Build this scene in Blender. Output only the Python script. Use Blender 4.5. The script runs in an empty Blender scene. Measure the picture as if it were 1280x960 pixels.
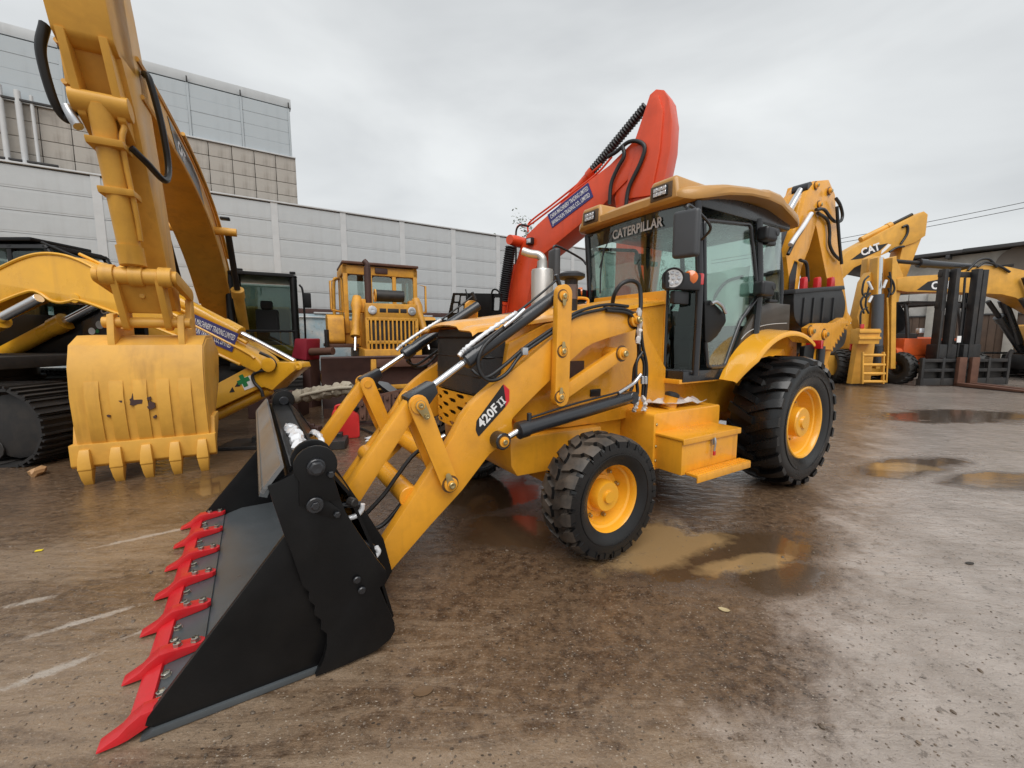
import bpy, bmesh, math, random
from mathutils import Vector, Matrix, Quaternion, noise
random.seed(7)
SC = bpy.context.scene
COL = SC.collection
R = math.radians
# ------------------------------------------------------------------ camera
CAM_H, FPX, PITCH = 1.5, 515.0, math.atan(58/515)
cam_d = bpy.data.cameras.new('camera'); cam = bpy.data.objects.new('camera', cam_d); COL.objects.link(cam)
cam_d.sensor_width = 36.0; cam_d.lens = FPX/1280*36.0; cam_d.clip_start = 0.05; cam_d.clip_end = 2000
cam.location = (0, 0, CAM_H); cam.rotation_euler = (math.pi/2-PITCH, 0, 0)
SC.camera = cam
# ------------------------------------------------------------------ world: overcast sky
world = bpy.data.worlds.new('World'); SC.world = world; world.use_nodes = True
SUN_EL, SUN_AZ = 54.0, 172.0          # elevation; azimuth measured from +Y towards +X
def build_world():
    nt = world.node_tree; nt.nodes.clear(); N = nt.nodes.new; L = nt.links.new
    out = N('ShaderNodeOutputWorld'); bg = N('ShaderNodeBackground'); bg.inputs[1].default_value = 0.115
    sky = N('ShaderNodeTexSky'); sky.sky_type = 'NISHITA'; sky.sun_disc = False
    sky.sun_elevation = R(SUN_EL); sky.sun_rotation = R(SUN_AZ); sky.air_density = 1.0; sky.dust_density = 4.0
    tc = N('ShaderNodeTexCoord'); mp = N('ShaderNodeMapping'); mp.inputs['Scale'].default_value = (1, 1, 2.6)
    n1 = N('ShaderNodeTexNoise'); n1.inputs['Scale'].default_value = 1.5; n1.inputs['Detail'].default_value = 5; n1.inputs['Roughness'].default_value = .5; n1.inputs['Distortion'].default_value = .4
    rmp = N('ShaderNodeValToRGB'); e = rmp.color_ramp.elements
    e[0].position = .28; e[0].color = (3.0, 3.1, 3.16, 1); e[1].position = .72; e[1].color = (4.85, 4.97, 4.95, 1)
    mix = N('ShaderNodeMixRGB'); mix.inputs[0].default_value = .93     # cloud deck almost hides the clear sky
    L(tc.outputs['Generated'], mp.inputs[0]); L(mp.outputs[0], n1.inputs['Vector']); L(n1.outputs[0], rmp.inputs[0])
    L(sky.outputs[0], mix.inputs[1]); L(rmp.outputs[0], mix.inputs[2]); L(mix.outputs[0], bg.inputs[0]); L(bg.outputs[0], out.inputs[0])
build_world()
sun_d = bpy.data.lights.new('sun', 'SUN'); sun_d.energy = 1.5; sun_d.angle = R(50); sun_d.color = (1, .98, .95)
sun = bpy.data.objects.new('sun', sun_d); COL.objects.link(sun)
_sd = Vector((math.sin(R(SUN_AZ))*math.cos(R(SUN_EL)), math.cos(R(SUN_AZ))*math.cos(R(SUN_EL)), math.sin(R(SUN_EL))))
sun.rotation_euler = _sd.to_track_quat('Z', 'Y').to_euler()
vs = SC.view_settings; vs.view_transform = 'Standard'; vs.look = 'None'; vs.exposure = 0.7; vs.gamma = 1.0; vs.use_curve_mapping = False
SC.render.engine = 'CYCLES'; SC.cycles.use_denoising = True; SC.cycles.max_bounces = 7; SC.cycles.glossy_bounces = 4; SC.cycles.transmission_bounces = 6; SC.cycles.transparent_max_bounces = 10
SC.cycles.sample_clamp_indirect = 6; SC.cycles.caustics_reflective = False; SC.cycles.caustics_refractive = False
# ------------------------------------------------------------------ places: the yard frame (x towards the rear of the loader, y to its far side)
CP, SP = math.cos(PITCH), math.sin(PITCH)
def ray(px, py):
    a = (px-640)/FPX; b = (480-py)/FPX
    return Vector((a, CP+b*SP, -SP+b*CP))
CAMP = Vector((0, 0, CAM_H))
YANG = R(32.0126)
YU = Vector((math.cos(YANG), math.sin(YANG), 0)); YW = Vector((-math.sin(YANG), math.cos(YANG), 0))
YA = Vector((0.653, 2.605, 0))
YM = Matrix.Translation(YA) @ Matrix.Rotation(YANG, 4, 'Z')
def S(px, py, w):                     # where the sight line meets the yard plane y = w -> (x, z)
    d = ray(px, py); t = (YA.dot(YW)+w-CAMP.dot(YW))/d.dot(YW); p = CAMP+d*t
    return ((p-YA).dot(YU), p.z)
def F(px, py, u):                     # meets the yard plane x = u -> (y, z)
    d = ray(px, py); t = (YA.dot(YU)+u-CAMP.dot(YU))/d.dot(YU); p = CAMP+d*t
    return ((p-YA).dot(YW), p.z)
def G(px, py, z=0):                   # meets the level z -> world point
    d = ray(px, py); return CAMP+d*((z-CAM_H)/d.z)
def D(px, py, y):                     # at world depth y -> world point
    d = ray(px, py); return CAMP+d*(y/d.y)
# ------------------------------------------------------------------ mesh helpers
MB = {}
def link(name, me, m, parent=None, mw=None, **props):
    o = bpy.data.objects.new(name, me); COL.objects.link(o)
    if m is not None and len(me.materials) == 0: me.materials.append(m)
    if parent is not None: o.parent = parent
    if mw is not None: o.matrix_local = mw
    for k, v in props.items(): o[k] = v
    return o
def thing(name, label, cat, loc=(0, 0, 0), rz=0, group=None):
    o = bpy.data.objects.new(name, None); COL.objects.link(o); o.location = loc; o.rotation_euler = (0, 0, rz); o.empty_display_size = .2
    o['label'] = label; o['category'] = cat
    if group: o['group'] = group
    return o
def tag(o, label, cat, group=None):
    o['label'] = label; o['category'] = cat
    if group: o['group'] = group
    return o
def fin(bm, name, smooth=None, bevel=0, seg=2, bang=30):
    bmesh.ops.recalc_face_normals(bm, faces=bm.faces)
    if bevel > 0:
        es = [e for e in bm.edges if len(e.link_faces) == 2 and e.calc_face_angle(0) > R(bang)]
        if es: bmesh.ops.bevel(bm, geom=es, offset=bevel, segments=seg, profile=.6, affect='EDGES', clamp_overlap=True)
    me = bpy.data.meshes.new(name); bm.to_mesh(me); bm.free()
    if smooth is not None:
        for p in me.polygons: p.use_smooth = True
        me.set_sharp_from_angle(angle=R(smooth))
    return me
def prism_bm(bm, pts, w0, w1, axis='y'):
    def v(p, w):
        return (p[0], w, p[1]) if axis == 'y' else ((w, p[0], p[1]) if axis == 'x' else (p[0], p[1], w))
    a = [bm.verts.new(v(p, w0)) for p in pts]; b = [bm.verts.new(v(p, w1)) for p in pts]
    n = len(pts)
    bm.faces.new(a); bm.faces.new(b[::-1])
    for i in range(n): bm.faces.new((a[i], b[i], b[(i+1) % n], a[(i+1) % n]))
def prism(name, pts, w0, w1, m, parent=None, axis='y', bevel=.006, smooth=40, seg=2, **props):
    bm = bmesh.new(); prism_bm(bm, pts, w0, w1, axis)
    return link(name, fin(bm, name, smooth, bevel, seg), m, parent, **props)
def box_bm(bm, c, s, rot=None):
    M = Matrix.Translation(c) @ (rot.to_4x4() if rot is not None else Matrix.Identity(4)) @ Matrix.Diagonal((s[0], s[1], s[2], 1))
    bmesh.ops.create_cube(bm, size=1, matrix=M)
def box(name, c, s, m, parent=None, rot=None, bevel=.006, smooth=40, seg=2, **props):
    bm = bmesh.new(); box_bm(bm, c, s, rot)
    return link(name, fin(bm, name, smooth, bevel, seg), m, parent, **props)
def boxes(name, lst, m, parent=None, bevel=.004, **props):
    bm = bmesh.new()
    for q in lst: box_bm(bm, *q)
    return link(name, fin(bm, name, 40, bevel, 1), m, parent, **props)
def frame_of(d, up=Vector((0, 0, 1))):
    d = Vector(d).normalized()
    if abs(d.dot(up)) > .98: up = Vector((1, 0, 0))
    x = up.cross(d).normalized(); y = d.cross(x)
    return x, y, d
def rings_bm(bm, rings, closed_ends=True, loop=False):
    vs_ = [[bm.verts.new(p) for p in r] for r in rings]
    n = len(rings[0]); m = len(rings)
    for i in range(m if loop else m-1):
        A_, B_ = vs_[i], vs_[(i+1) % m]
        for j in range(n): bm.faces.new((A_[j], A_[(j+1) % n], B_[(j+1) % n], B_[j]))
    if closed_ends and not loop:
        bm.faces.new(vs_[0][::-1]); bm.faces.new(vs_[-1])
def lathe_bm(bm, p0, d, prof, seg=24, loop=False):
    """prof: list of (distance along d, radius)"""
    x, y, z = frame_of(d); p0 = Vector(p0)
    rings = []
    for t, r in prof:
        c = p0+z*t; rings.append([c+(x*math.cos(2*math.pi*k/seg)+y*math.sin(2*math.pi*k/seg))*max(r, 1e-4) for k in range(seg)])
    rings_bm(bm, rings, loop=loop)
def lathe(name, p0, d, prof, m, parent=None, seg=24, smooth=35, **props):
    bm = bmesh.new(); lathe_bm(bm, p0, d, prof, seg)
    return link(name, fin(bm, name, smooth), m, parent, **props)
def cyl(name, p0, p1, r, m, parent=None, seg=20, ch=.004, **props):
    p0 = Vector(p0); p1 = Vector(p1); L = (p1-p0).length; ch = min(ch, r*.4, L*.3)
    return lathe(name, p0, p1-p0, [(0, r-ch), (ch, r), (L-ch, r), (L, r-ch)], m, parent, seg, **props)
def cyl_bm(bm, p0, p1, r, seg=16):
    p0 = Vector(p0); p1 = Vector(p1); lathe_bm(bm, p0, p1-p0, [(0, r), ((p1-p0).length, r)], seg)
def spline(pts, n=8):
    pts = [Vector(p) for p in pts]
    if len(pts) < 3: return pts
    out = []
    P = [pts[0]*2-pts[1]]+pts+[pts[-1]*2-pts[-2]]
    for i in range(1, len(P)-2):
        a, b, c, d = P[i-1], P[i], P[i+1], P[i+2]
        for k in range(n):
            t = k/n
            out.append(.5*((2*b)+(c-a)*t+(2*a-5*b+4*c-d)*t*t+(3*b-a-3*c+d)*t**3))
    out.append(pts[-1]); return out
def tube_bm(bm, pts, r, seg=8, rfun=None):
    pts = [Vector(p) for p in pts]; rings = []; x = None
    for i, p in enumerate(pts):
        d = (pts[min(i+1, len(pts)-1)]-pts[max(i-1, 0)]).normalized()
        if x is None: x, y, _ = frame_of(d)
        else:
            x = (x-d*x.dot(d)).normalized(); y = d.cross(x)
        rr = rfun(i) if rfun else r
        rings.append([p+(x*math.cos(2*math.pi*k/seg)+y*math.sin(2*math.pi*k/seg))*rr for k in range(seg)])
    rings_bm(bm, rings)
def tube(name, pts, r, m, parent=None, seg=8, n=8, smooth_path=True, rfun=None, **props):
    bm = bmesh.new(); tube_bm(bm, spline(pts, n) if smooth_path else pts, r, seg, rfun)
    return link(name, fin(bm, name, 50), m, parent, **props)
def meshobj(name, verts, faces, m, parent=None, smooth=None, bevel=0, solid=0, **props):
    bm = bmesh.new(); vv = [bm.verts.new(v) for v in verts]
    for f in faces: bm.faces.new([vv[i] for i in f])
    if solid:
        bmesh.ops.recalc_face_normals(bm, faces=bm.faces)
        bmesh.ops.solidify(bm, geom=bm.faces[:], thickness=solid)
    return link(name, fin(bm, name, smooth, bevel), m, parent, **props)
def sheet(name, rows, thick, m, parent=None, smooth=40, **props):
    """rows: list of rows of points (a grid); a real thickness is given by offsetting along normals"""
    bm = bmesh.new(); g = [[bm.verts.new(p) for p in r] for r in rows]
    for i in range(len(g)-1):
        for j in range(len(g[0])-1): bm.faces.new((g[i][j], g[i][j+1], g[i+1][j+1], g[i+1][j]))
    bmesh.ops.recalc_face_normals(bm, faces=bm.faces)
    bmesh.ops.solidify(bm, geom=bm.faces[:], thickness=thick)
    return link(name, fin(bm, name, smooth), m, parent, **props)
def lettering(name, txt, o, xd, yd, size, m, parent=None, shear=0, extrude=.0015, bold=0.0, align='LEFT', sx=1.0, **props):
    """flat print: o = start of the base line, xd/yd = directions along and up the letters"""
    c = bpy.data.curves.new(name, 'FONT'); c.body = txt; c.size = size; c.shear = shear; c.extrude = extrude; c.offset = bold; c.align_x = align; c.resolution_u = 3
    t = bpy.data.objects.new('tmp', c); COL.objects.link(t)
    dg = bpy.context.evaluated_depsgraph_get(); me = bpy.data.meshes.new_from_object(t.evaluated_get(dg))
    bpy.data.objects.remove(t); bpy.data.curves.remove(c)
    x = Vector(xd).normalized(); y = Vector(yd); y = (y-x*y.dot(x)).normalized(); z = x.cross(y)
    M = Matrix((x*sx, y, z)).transposed().to_4x4(); M.translation = Vector(o)
    me.transform(M); me.materials.clear()
    return link(name, me, m, parent, **props)
def ngon_round(pts, r, n=4):
    """round every corner of a 2D polygon by radius r"""
    out = []; N_ = len(pts)
    for i in range(N_):
        p = Vector(pts[i]).to_2d() if len(pts[i]) > 2 else Vector(pts[i]); a = Vector(pts[i-1]); b = Vector(pts[(i+1) % N_])
        da = (a-p); db = (b-p); la, lb = da.length, db.length
        rr = min(r, la*.45, lb*.45); s = p+da/la*rr; e = p+db/lb*rr
        for k in range(n+1):
            t = k/n; out.append(tuple((1-t)**2*s+2*t*(1-t)*p+t*t*e))
    return out
def circ(c, r, a0, a1, n):
    return [(c[0]+r*math.cos(R(a0+(a1-a0)*k/n)), c[1]+r*math.sin(R(a0+(a1-a0)*k/n))) for k in range(n+1)]
def capsule(p, q, r0, r1, n=8):
    """2D outline of a link with round ends"""
    p = Vector(p); q = Vector(q); a = math.degrees(math.atan2(q.y-p.y, q.x-p.x))
    return circ(q, r1, a-90, a+90, n)+circ(p, r0, a+90, a+270, n)
# ------------------------------------------------------------------ materials
def nmat(name):
    m = bpy.data.materials.new(name); m.use_nodes = True; nt = m.node_tree
    return m, nt, nt.nodes['Principled BSDF']
def noise_node(nt, scale, detail=4, rough=.55, coord=None, dist=0):
    n = nt.nodes.new('ShaderNodeTexNoise'); n.inputs['Scale'].default_value = scale; n.inputs['Detail'].default_value = detail; n.inputs['Roughness'].default_value = rough; n.inputs['Distortion'].default_value = dist
    if coord is not None: nt.links.new(coord, n.inputs['Vector'])
    return n
def ramp(nt, src, stops):
    r = nt.nodes.new('ShaderNodeValToRGB'); e = r.color_ramp.elements
    while len(e) < len(stops): e.new(.5)
    for i, (p, c) in enumerate(stops):
        e[i].position = p; e[i].color = (c, c, c, 1) if isinstance(c, (int, float)) else (c[0], c[1], c[2], 1)
    nt.links.new(src, r.inputs[0]); return r
def mixc(nt, fac, a, b, mode='MIX'):
    x = nt.nodes.new('ShaderNodeMixRGB'); x.blend_type = mode
    for i, v in enumerate((fac, a, b)):
        if hasattr(v, 'links'): nt.links.new(v, x.inputs[i])
        elif isinstance(v, (int, float)): x.inputs[i].default_value = v if i == 0 else (v, v, v, 1)
        else: x.inputs[i].default_value = (v[0], v[1], v[2], 1)
    return x.outputs[0]
def bump(nt, bsdf, src, strength=.2, dist=.01, prev=None):
    b = nt.nodes.new('ShaderNodeBump'); b.inputs['Strength'].default_value = strength; b.inputs['Distance'].default_value = dist
    nt.links.new(src, b.inputs['Height'])
    if prev is not None: nt.links.new(prev, b.inputs['Normal'])
    nt.links.new(b.outputs[0], bsdf.inputs['Normal']); return b.outputs[0]
def objco(nt):
    t = nt.nodes.new('ShaderNodeTexCoord'); return t.outputs['Object']
def surf(name, col, rough=.4, metal=0, var=.12, dirt=0, dirtcol=(.05, .035, .02), dscale=3, fine=60, bstr=.05, coat=0, spec=.5, rvar=.15, wear=0, wearcol=(.03, .02, .015), wscale=9, streak=0, strcol=(.2, .12, .05), sscale=16):
    m, nt, b = nmat(name); co = objco(nt)
    n1 = noise_node(nt, 2.3, 5, .6, co); n2 = noise_node(nt, fine, 3, .6, co)
    c = mixc(nt, ramp(nt, n1.outputs[0], [(.3, 0), (.7, 1)]).outputs[0], tuple(v*(1-var) for v in col), tuple(min(v*(1+var), 1) for v in col))
    rr = ramp(nt, n1.outputs[0], [(.25, max(rough-rvar, .03)), (.75, min(rough+rvar, 1))]).outputs[0]
    if dirt:
        n3 = noise_node(nt, dscale, 6, .65, co, .3)
        f = ramp(nt, n3.outputs[0], [(.5-dirt*.12, 0), (.78, dirt)]).outputs[0]
        c = mixc(nt, f, c, dirtcol)
    if streak:                             # runs left by rain and dirt
        mp = nt.nodes.new('ShaderNodeMapping'); mp.inputs['Scale'].default_value = (sscale, sscale, sscale*.045); nt.links.new(co, mp.inputs[0])
        ns = noise_node(nt, 1.0, 4, .6, mp.outputs[0], .2); nb = noise_node(nt, 1.1, 3, .5, co)
        f = ramp(nt, ns.outputs[0], [(.52, 0), (.72, streak)]).outputs[0]; f2 = ramp(nt, nb.outputs[0], [(.38, 0), (.62, 1)]).outputs[0]
        c = mixc(nt, mixc(nt, 1.0, f, f2, 'MULTIPLY'), c, strcol)
    if wear:
        n4 = noise_node(nt, wscale, 8, .7, co, .2)
        c = mixc(nt, ramp(nt, n4.outputs[0], [(.72-wear*.2, 0), (.74-wear*.2, 1)]).outputs[0], c, wearcol)
    nt.links.new(c, b.inputs['Base Color']); nt.links.new(rr, b.inputs['Roughness'])
    b.inputs['Metallic'].default_value = metal; b.inputs['Coat Weight'].default_value = coat; b.inputs['Coat Roughness'].default_value = .12; b.inputs['Specular IOR Level'].default_value = spec
    if bstr: bump(nt, b, n2.outputs[0], bstr, .004)
    return m
def glassmat(name, tint, alpha_dark=.0, rough=.02, mixf=.35):
    """thin pane: tinted see-through mixed with a mirror-like gloss by the angle"""
    m, nt, b = nmat(name); nt.nodes.remove(b)
    out = nt.nodes['Material Output']
    tr = nt.nodes.new('ShaderNodeBsdfTransparent'); tr.inputs[0].default_value = (*tint, 1)
    gl = nt.nodes.new('ShaderNodeBsdfGlossy'); gl.inputs['Roughness'].default_value = rough; gl.inputs[0].default_value = (.9, .95, .93, 1)
    fr = nt.nodes.new('ShaderNodeLayerWeight'); fr.inputs[0].default_value = .5
    pw = nt.nodes.new('ShaderNodeMath'); pw.operation = 'POWER'; pw.inputs[1].default_value = 3.5; nt.links.new(fr.outputs['Facing'], pw.inputs[0])
    mth = nt.nodes.new('ShaderNodeMath'); mth.operation = 'MULTIPLY_ADD'; mth.inputs[1].default_value = .8; mth.inputs[2].default_value = mixf; mth.use_clamp = True
    nt.links.new(pw.outputs[0], mth.inputs[0])
    mx = nt.nodes.new('ShaderNodeMixShader'); nt.links.new(mth.outputs[0], mx.inputs[0]); nt.links.new(tr.outputs[0], mx.inputs[1]); nt.links.new(gl.outputs[0], mx.inputs[2])
    nt.links.new(mx.outputs[0], out.inputs['Surface']); return m
YEL = surf('paint_yellow', (.76, .340, .022), .32, var=.07, dirt=.34, dscale=7, coat=.35, bstr=.07, dirtcol=(.36, .15, .02), wear=.06, wearcol=(.16, .08, .03), wscale=22, streak=.45, strcol=(.40, .17, .02), sscale=14)
YEL_HI = surf('paint_yellow_fender', (.78, .37, .022), .28, var=.05, coat=.5, bstr=.02)
YEL_ROOF = surf('paint_yellow_roof', (.45, .228, .052), .38, var=.10, dirt=.3, coat=.2, dirtcol=(.22, .13, .05), bstr=.05)
YEL_OLD = surf('paint_yellow_old', (.68, .36, .055), .48, var=.10, dirt=.45, dirtcol=(.42, .20, .035), dscale=4, wear=.10, streak=.5, strcol=(.36, .17, .03), sscale=9, wearcol=(.05, .035, .025), wscale=5, bstr=.12, fine=25)
YEL_B = surf('paint_yellow_bright', (.74, .38, .022), .32, var=.06, dirt=.3, coat=.3, dirtcol=(.45, .21, .02), streak=.4, strcol=(.42, .2, .03), sscale=9)
YEL_DOZ = surf('paint_yellow_rusty', (.62, .30, .03), .55, var=.18, dirt=.55, dirtcol=(.22, .09, .03), dscale=5, wear=.2, wearcol=(.10, .035, .018), bstr=.15, fine=30)
YEL_FAR = surf('paint_yellow_far', (.66, .34, .05), .42, var=.12, dirt=.4, dirtcol=(.28, .15, .04), bstr=.06)
ORANGE = surf('paint_orange_red', (.69, .070, .018), .38, var=.08, dirt=.3, dirtcol=(.38, .04, .015), coat=.25, streak=.5, strcol=(.35, .04, .02), sscale=8)
ORANGE_F = surf('paint_orange_forklift', (.62, .10, .02), .42, var=.1, dirt=.4, dirtcol=(.12, .05, .03))
RED = surf('paint_red', (.53, .012, .018), .38, var=.10, dirt=.3, coat=.15, dirtcol=(.28, .03, .02), dscale=14, bstr=.12)
BLACKP = surf('paint_black', (.0045, .0045, .005), .38, var=.3, bstr=.10, rvar=.10, spec=.28, fine=90, dirt=.25, dirtcol=(.018, .016, .014), dscale=4)
BLACKP2 = surf('paint_black_gloss', (.012, .013, .016), .28, var=.2, coat=.3)
BROWNP = surf('paint_dark_brown', (.045, .034, .024), .35, var=.15, coat=.3)
STEELG = surf('paint_steel_grey', (.075, .085, .092), .35, metal=.2, var=.15, dirt=.2, dirtcol=(.03, .03, .03), rvar=.12)
LIPG = surf('lip_steel', (.20, .205, .21), .4, metal=.5, var=.25, dirt=.3, dirtcol=(.08, .07, .06))
CYLB = surf('cylinder_black', (.016, .018, .022), .32, var=.2, coat=.35)
RUBBER = surf('rubber', (.018, .0175, .017), .55, var=.25, dirt=.45, dirtcol=(.055, .045, .035), dscale=6, bstr=.25, fine=40)
RUBBER_MUD = surf('rubber_muddy', (.030, .026, .023), .6, var=.3, dirt=.9, dirtcol=(.16, .125, .095), dscale=4, bstr=.4, fine=50)
RUBBER_WET = surf('rubber_wet', (.0055, .0055, .006), .30, var=.2, dirt=.3, dirtcol=(.022, .018, .014), bstr=.14, rvar=.12, dscale=7)
HOSE = surf('hose_black', (.012, .012, .013), .42, var=.1, bstr=.06, fine=120)
CHROME = surf('chrome_rod', (.72, .72, .73), .16, metal=1, var=.05, bstr=0, rvar=.06)
ZINC = surf('zinc_fitting', (.55, .56, .58), .3, metal=.9, var=.15, bstr=.05)
BRASS = surf('zinc_yellow', (.42, .33, .16), .35, metal=.85, var=.25, bstr=.05)
FOIL = surf('white_wrap', (.72, .73, .75), .3, metal=.15, var=.15, dirt=.2, dirtcol=(.4, .4, .42), bstr=.7, fine=18, coat=.3)
WRAP = surf('clear_wrap', (.55, .52, .5), .25, var=.2, bstr=.8, fine=30, coat=.4)
ALU = surf('muffler_steel', (.55, .53, .50), .42, metal=.75, var=.1, bstr=.04)
PLASTIC = surf('plastic_black', (.014, .014, .016), .45, var=.15, bstr=.08, fine=150)
PLASTG = surf('plastic_grey', (.05, .053, .058), .5, var=.12, bstr=.1, fine=150)
WHITE = surf('white_print', (.78, .78, .78), .5, var=.03, bstr=0)
GREYPR = surf('grey_print', (.50, .52, .53), .5, var=.03, bstr=0)
BLUEPR = surf('banner_blue', (.035, .035, .16), .45, var=.08, bstr=0)
REDPR = surf('decal_red', (.62, .02, .03), .4, var=.04, bstr=0)
BLKPR = surf('decal_black', (.012, .011, .011), .35, var=.08, bstr=0)
YELPR = surf('decal_yellow', (.75, .42, .03), .4, var=.04, bstr=0)
GRNPR = surf('decal_green', (.02, .20, .06), .45, var=.05, bstr=0)
LENSW = surf('lamp_lens', (.62, .63, .66), .12, metal=.6, var=.2, bstr=.6, fine=30, coat=1)
LENSO = surf('lamp_amber', (.75, .16, .01), .15, var=.2, bstr=.4, fine=40, coat=1)
LENSR = surf('lamp_red', (.5, .01, .012), .15, var=.2, bstr=.4, fine=40, coat=1)
MIRR = surf('mirror_glass', (.6, .62, .62), .05, metal=1, var=.02, bstr=0)
RUST = surf('rust', (.085, .036, .022), .7, var=.3, dirt=.7, dirtcol=(.16, .075, .045), dscale=4, bstr=.3, fine=25)
RUST_DK = surf('rust_dark', (.050, .022, .018), .6, var=.3, dirt=.5, dirtcol=(.09, .04, .028), dscale=3, bstr=.2, fine=25)
STEEL_DK = surf('steel_dark', (.022, .021, .021), .5, metal=.3, var=.3, dirt=.6, dirtcol=(.06, .048, .038), dscale=5, bstr=.2, fine=30)
GLASS = glassmat('cab_glass', (.76, .85, .815), mixf=.11)
GLASS_DK = glassmat('dark_glass', (.52, .60, .58), mixf=.04)
SEATM = surf('seat_cloth', (.03, .032, .036), .8, var=.2, bstr=.3, fine=60)
CARD = surf('cardboard', (.42, .36, .26), .8, var=.12, bstr=.1)
# ------------------------------------------------------------------ ground
def ground_mat():
    m, nt, b = nmat('wet_muddy_concrete'); L = nt.links.new; co = objco(nt)
    def mapped(scale, rot=0, loc=(0, 0, 0)):
        mp = nt.nodes.new('ShaderNodeMapping'); mp.inputs['Scale'].default_value = scale; mp.inputs['Rotation'].default_value = (0, 0, rot); mp.inputs['Location'].default_value = loc
        L(co, mp.inputs[0]); return mp.outputs[0]
    def math_(op, a, c, clamp=False):
        x = nt.nodes.new('ShaderNodeMath'); x.operation = op; x.use_clamp = clamp
        for i, v in enumerate((a, c)):
            if hasattr(v, 'links'): L(v, x.inputs[i])
            else: x.inputs[i].default_value = v
        return x.outputs[0]
    def blobs(lst):                        # 1 - distance to the nearest of several ellipses on the ground
        pd = None
        for (c, rx, ry, rot) in lst:
            mp = nt.nodes.new('ShaderNodeMapping'); mp.vector_type = 'TEXTURE'
            mp.inputs['Location'].default_value = (c.x, c.y, 0); mp.inputs['Rotation'].default_value = (0, 0, rot); mp.inputs['Scale'].default_value = (rx, ry, 1)
            L(co, mp.inputs[0]); ln = nt.nodes.new('ShaderNodeVectorMath'); ln.operation = 'LENGTH'; L(mp.outputs[0], ln.inputs[0])
            v = math_('SUBTRACT', 1.0, ln.outputs['Value']); pd = v if pd is None else math_('MAXIMUM', pd, v)
        return pd
    cen = lambda n: math_('SUBTRACT', n.outputs[0], .5)
    big = noise_node(nt, .42, 5, .6, co, .6); mid = noise_node(nt, 2.1, 8, .68, co, .25); fine = noise_node(nt, 17, 8, .74, co, 0); grit = noise_node(nt, 70, 5, .8, co)
    streak = noise_node(nt, 1.0, 6, .66, mapped((1.6, 9, 1), R(-24)), 1.0)      # tyre and shovel drag marks
    wob = math_('MULTIPLY', cen(mid), 1.7); wob2 = math_('MULTIPLY', cen(fine), .5)
    pd = blobs([(G(px, py), rx, ry, R(rot)) for (px, py, rx, ry, rot) in PUDDLES])
    pm = math_('ADD', math_('ADD', pd, wob), wob2)
    puddle = ramp(nt, pm, [(-.04, 0), (.30, 1)]).outputs[0]
    damp = ramp(nt, math_('ADD', math_('ADD', math_('MULTIPLY', pd, .22), big.outputs[0]), math_('MULTIPLY', wob, .25)), [(.34, 0), (.56, 1)]).outputs[0]
    # sky reflection painted as paler concrete at right, brown mud film over the rest
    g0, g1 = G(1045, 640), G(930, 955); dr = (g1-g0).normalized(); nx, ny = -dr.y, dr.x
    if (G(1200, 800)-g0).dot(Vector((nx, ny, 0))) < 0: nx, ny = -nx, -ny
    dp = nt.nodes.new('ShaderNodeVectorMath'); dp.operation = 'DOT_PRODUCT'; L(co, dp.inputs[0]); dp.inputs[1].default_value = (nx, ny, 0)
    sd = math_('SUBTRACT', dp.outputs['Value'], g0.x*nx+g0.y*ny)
    sky_refl = ramp(nt, math_('ADD', math_('ADD', math_('MULTIPLY', sd, .9), math_('MULTIPLY', wob, .55)), math_('ADD', math_('MULTIPLY', wob2, .9), .25)), [(.12, 0), (.52, 1)]).outputs[0]
    refl_conc = mixc(nt, ramp(nt, mid.outputs[0], [(.32, 0), (.66, 1)]).outputs[0], (.24, .20, .168), (.40, .345, .305))
    refl_conc = mixc(nt, ramp(nt, fine.outputs[0], [(.38, .7), (.43, 0)]).outputs[0], refl_conc, (.10, .078, .060))
    mud = mixc(nt, ramp(nt, fine.outputs[0], [(.40, 0), (.60, 1)]).outputs[0], (.050, .028, .015), (.145, .088, .048))
    mud = mixc(nt, ramp(nt, mid.outputs[0], [(.45, 0), (.70, .75)]).outputs[0], mud, (.185, .118, .068))
    lightm = blobs([(G(120, 860), 2.0, .9, R(10)), (G(560, 960), 1.3, .25, R(0)), (G(60, 700), 2.0, .5, R(10)), (G(860, 960), .8, .3, 0)])
    mud = mixc(nt, ramp(nt, math_('ADD', lightm, math_('ADD', math_('MULTIPLY', cen(streak), 2.4), wob2)), [(.15, 0), (.85, .8)]).outputs[0], mud, (.27, .195, .130))
    col = mixc(nt, sky_refl, mud, refl_conc)
    # pale scrape marks
    SCR = (((88, 691), (270, 652), .028), ((0, 806), (190, 752), .03), ((0, 862), (130, 815), .03), ((0, 760), (80, 742), .03), ((150, 800), (235, 765), .018))
    sc = blobs([((G(*a_)+G(*b_))/2, (G(*b_)-G(*a_)).length/2, w_, math.atan2((G(*b_)-G(*a_)).y, (G(*b_)-G(*a_)).x)) for a_, b_, w_ in SCR])
    col = mixc(nt, ramp(nt, math_('ADD', sc, math_('ADD', math_('MULTIPLY', cen(fine), 2.6), wob)), [(.05, 0), (.6, .85)]).outputs[0], col, (.40, .35, .30))
    spk = ramp(nt, grit.outputs[0], [(.585, 0), (.625, .65)]).outputs[0]; col = mixc(nt, spk, col, (.36, .30, .24))
    spk2 = ramp(nt, grit.outputs[0], [(.365, .75), (.405, 0)]).outputs[0]; col = mixc(nt, spk2, col, (.03, .022, .016))
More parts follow.
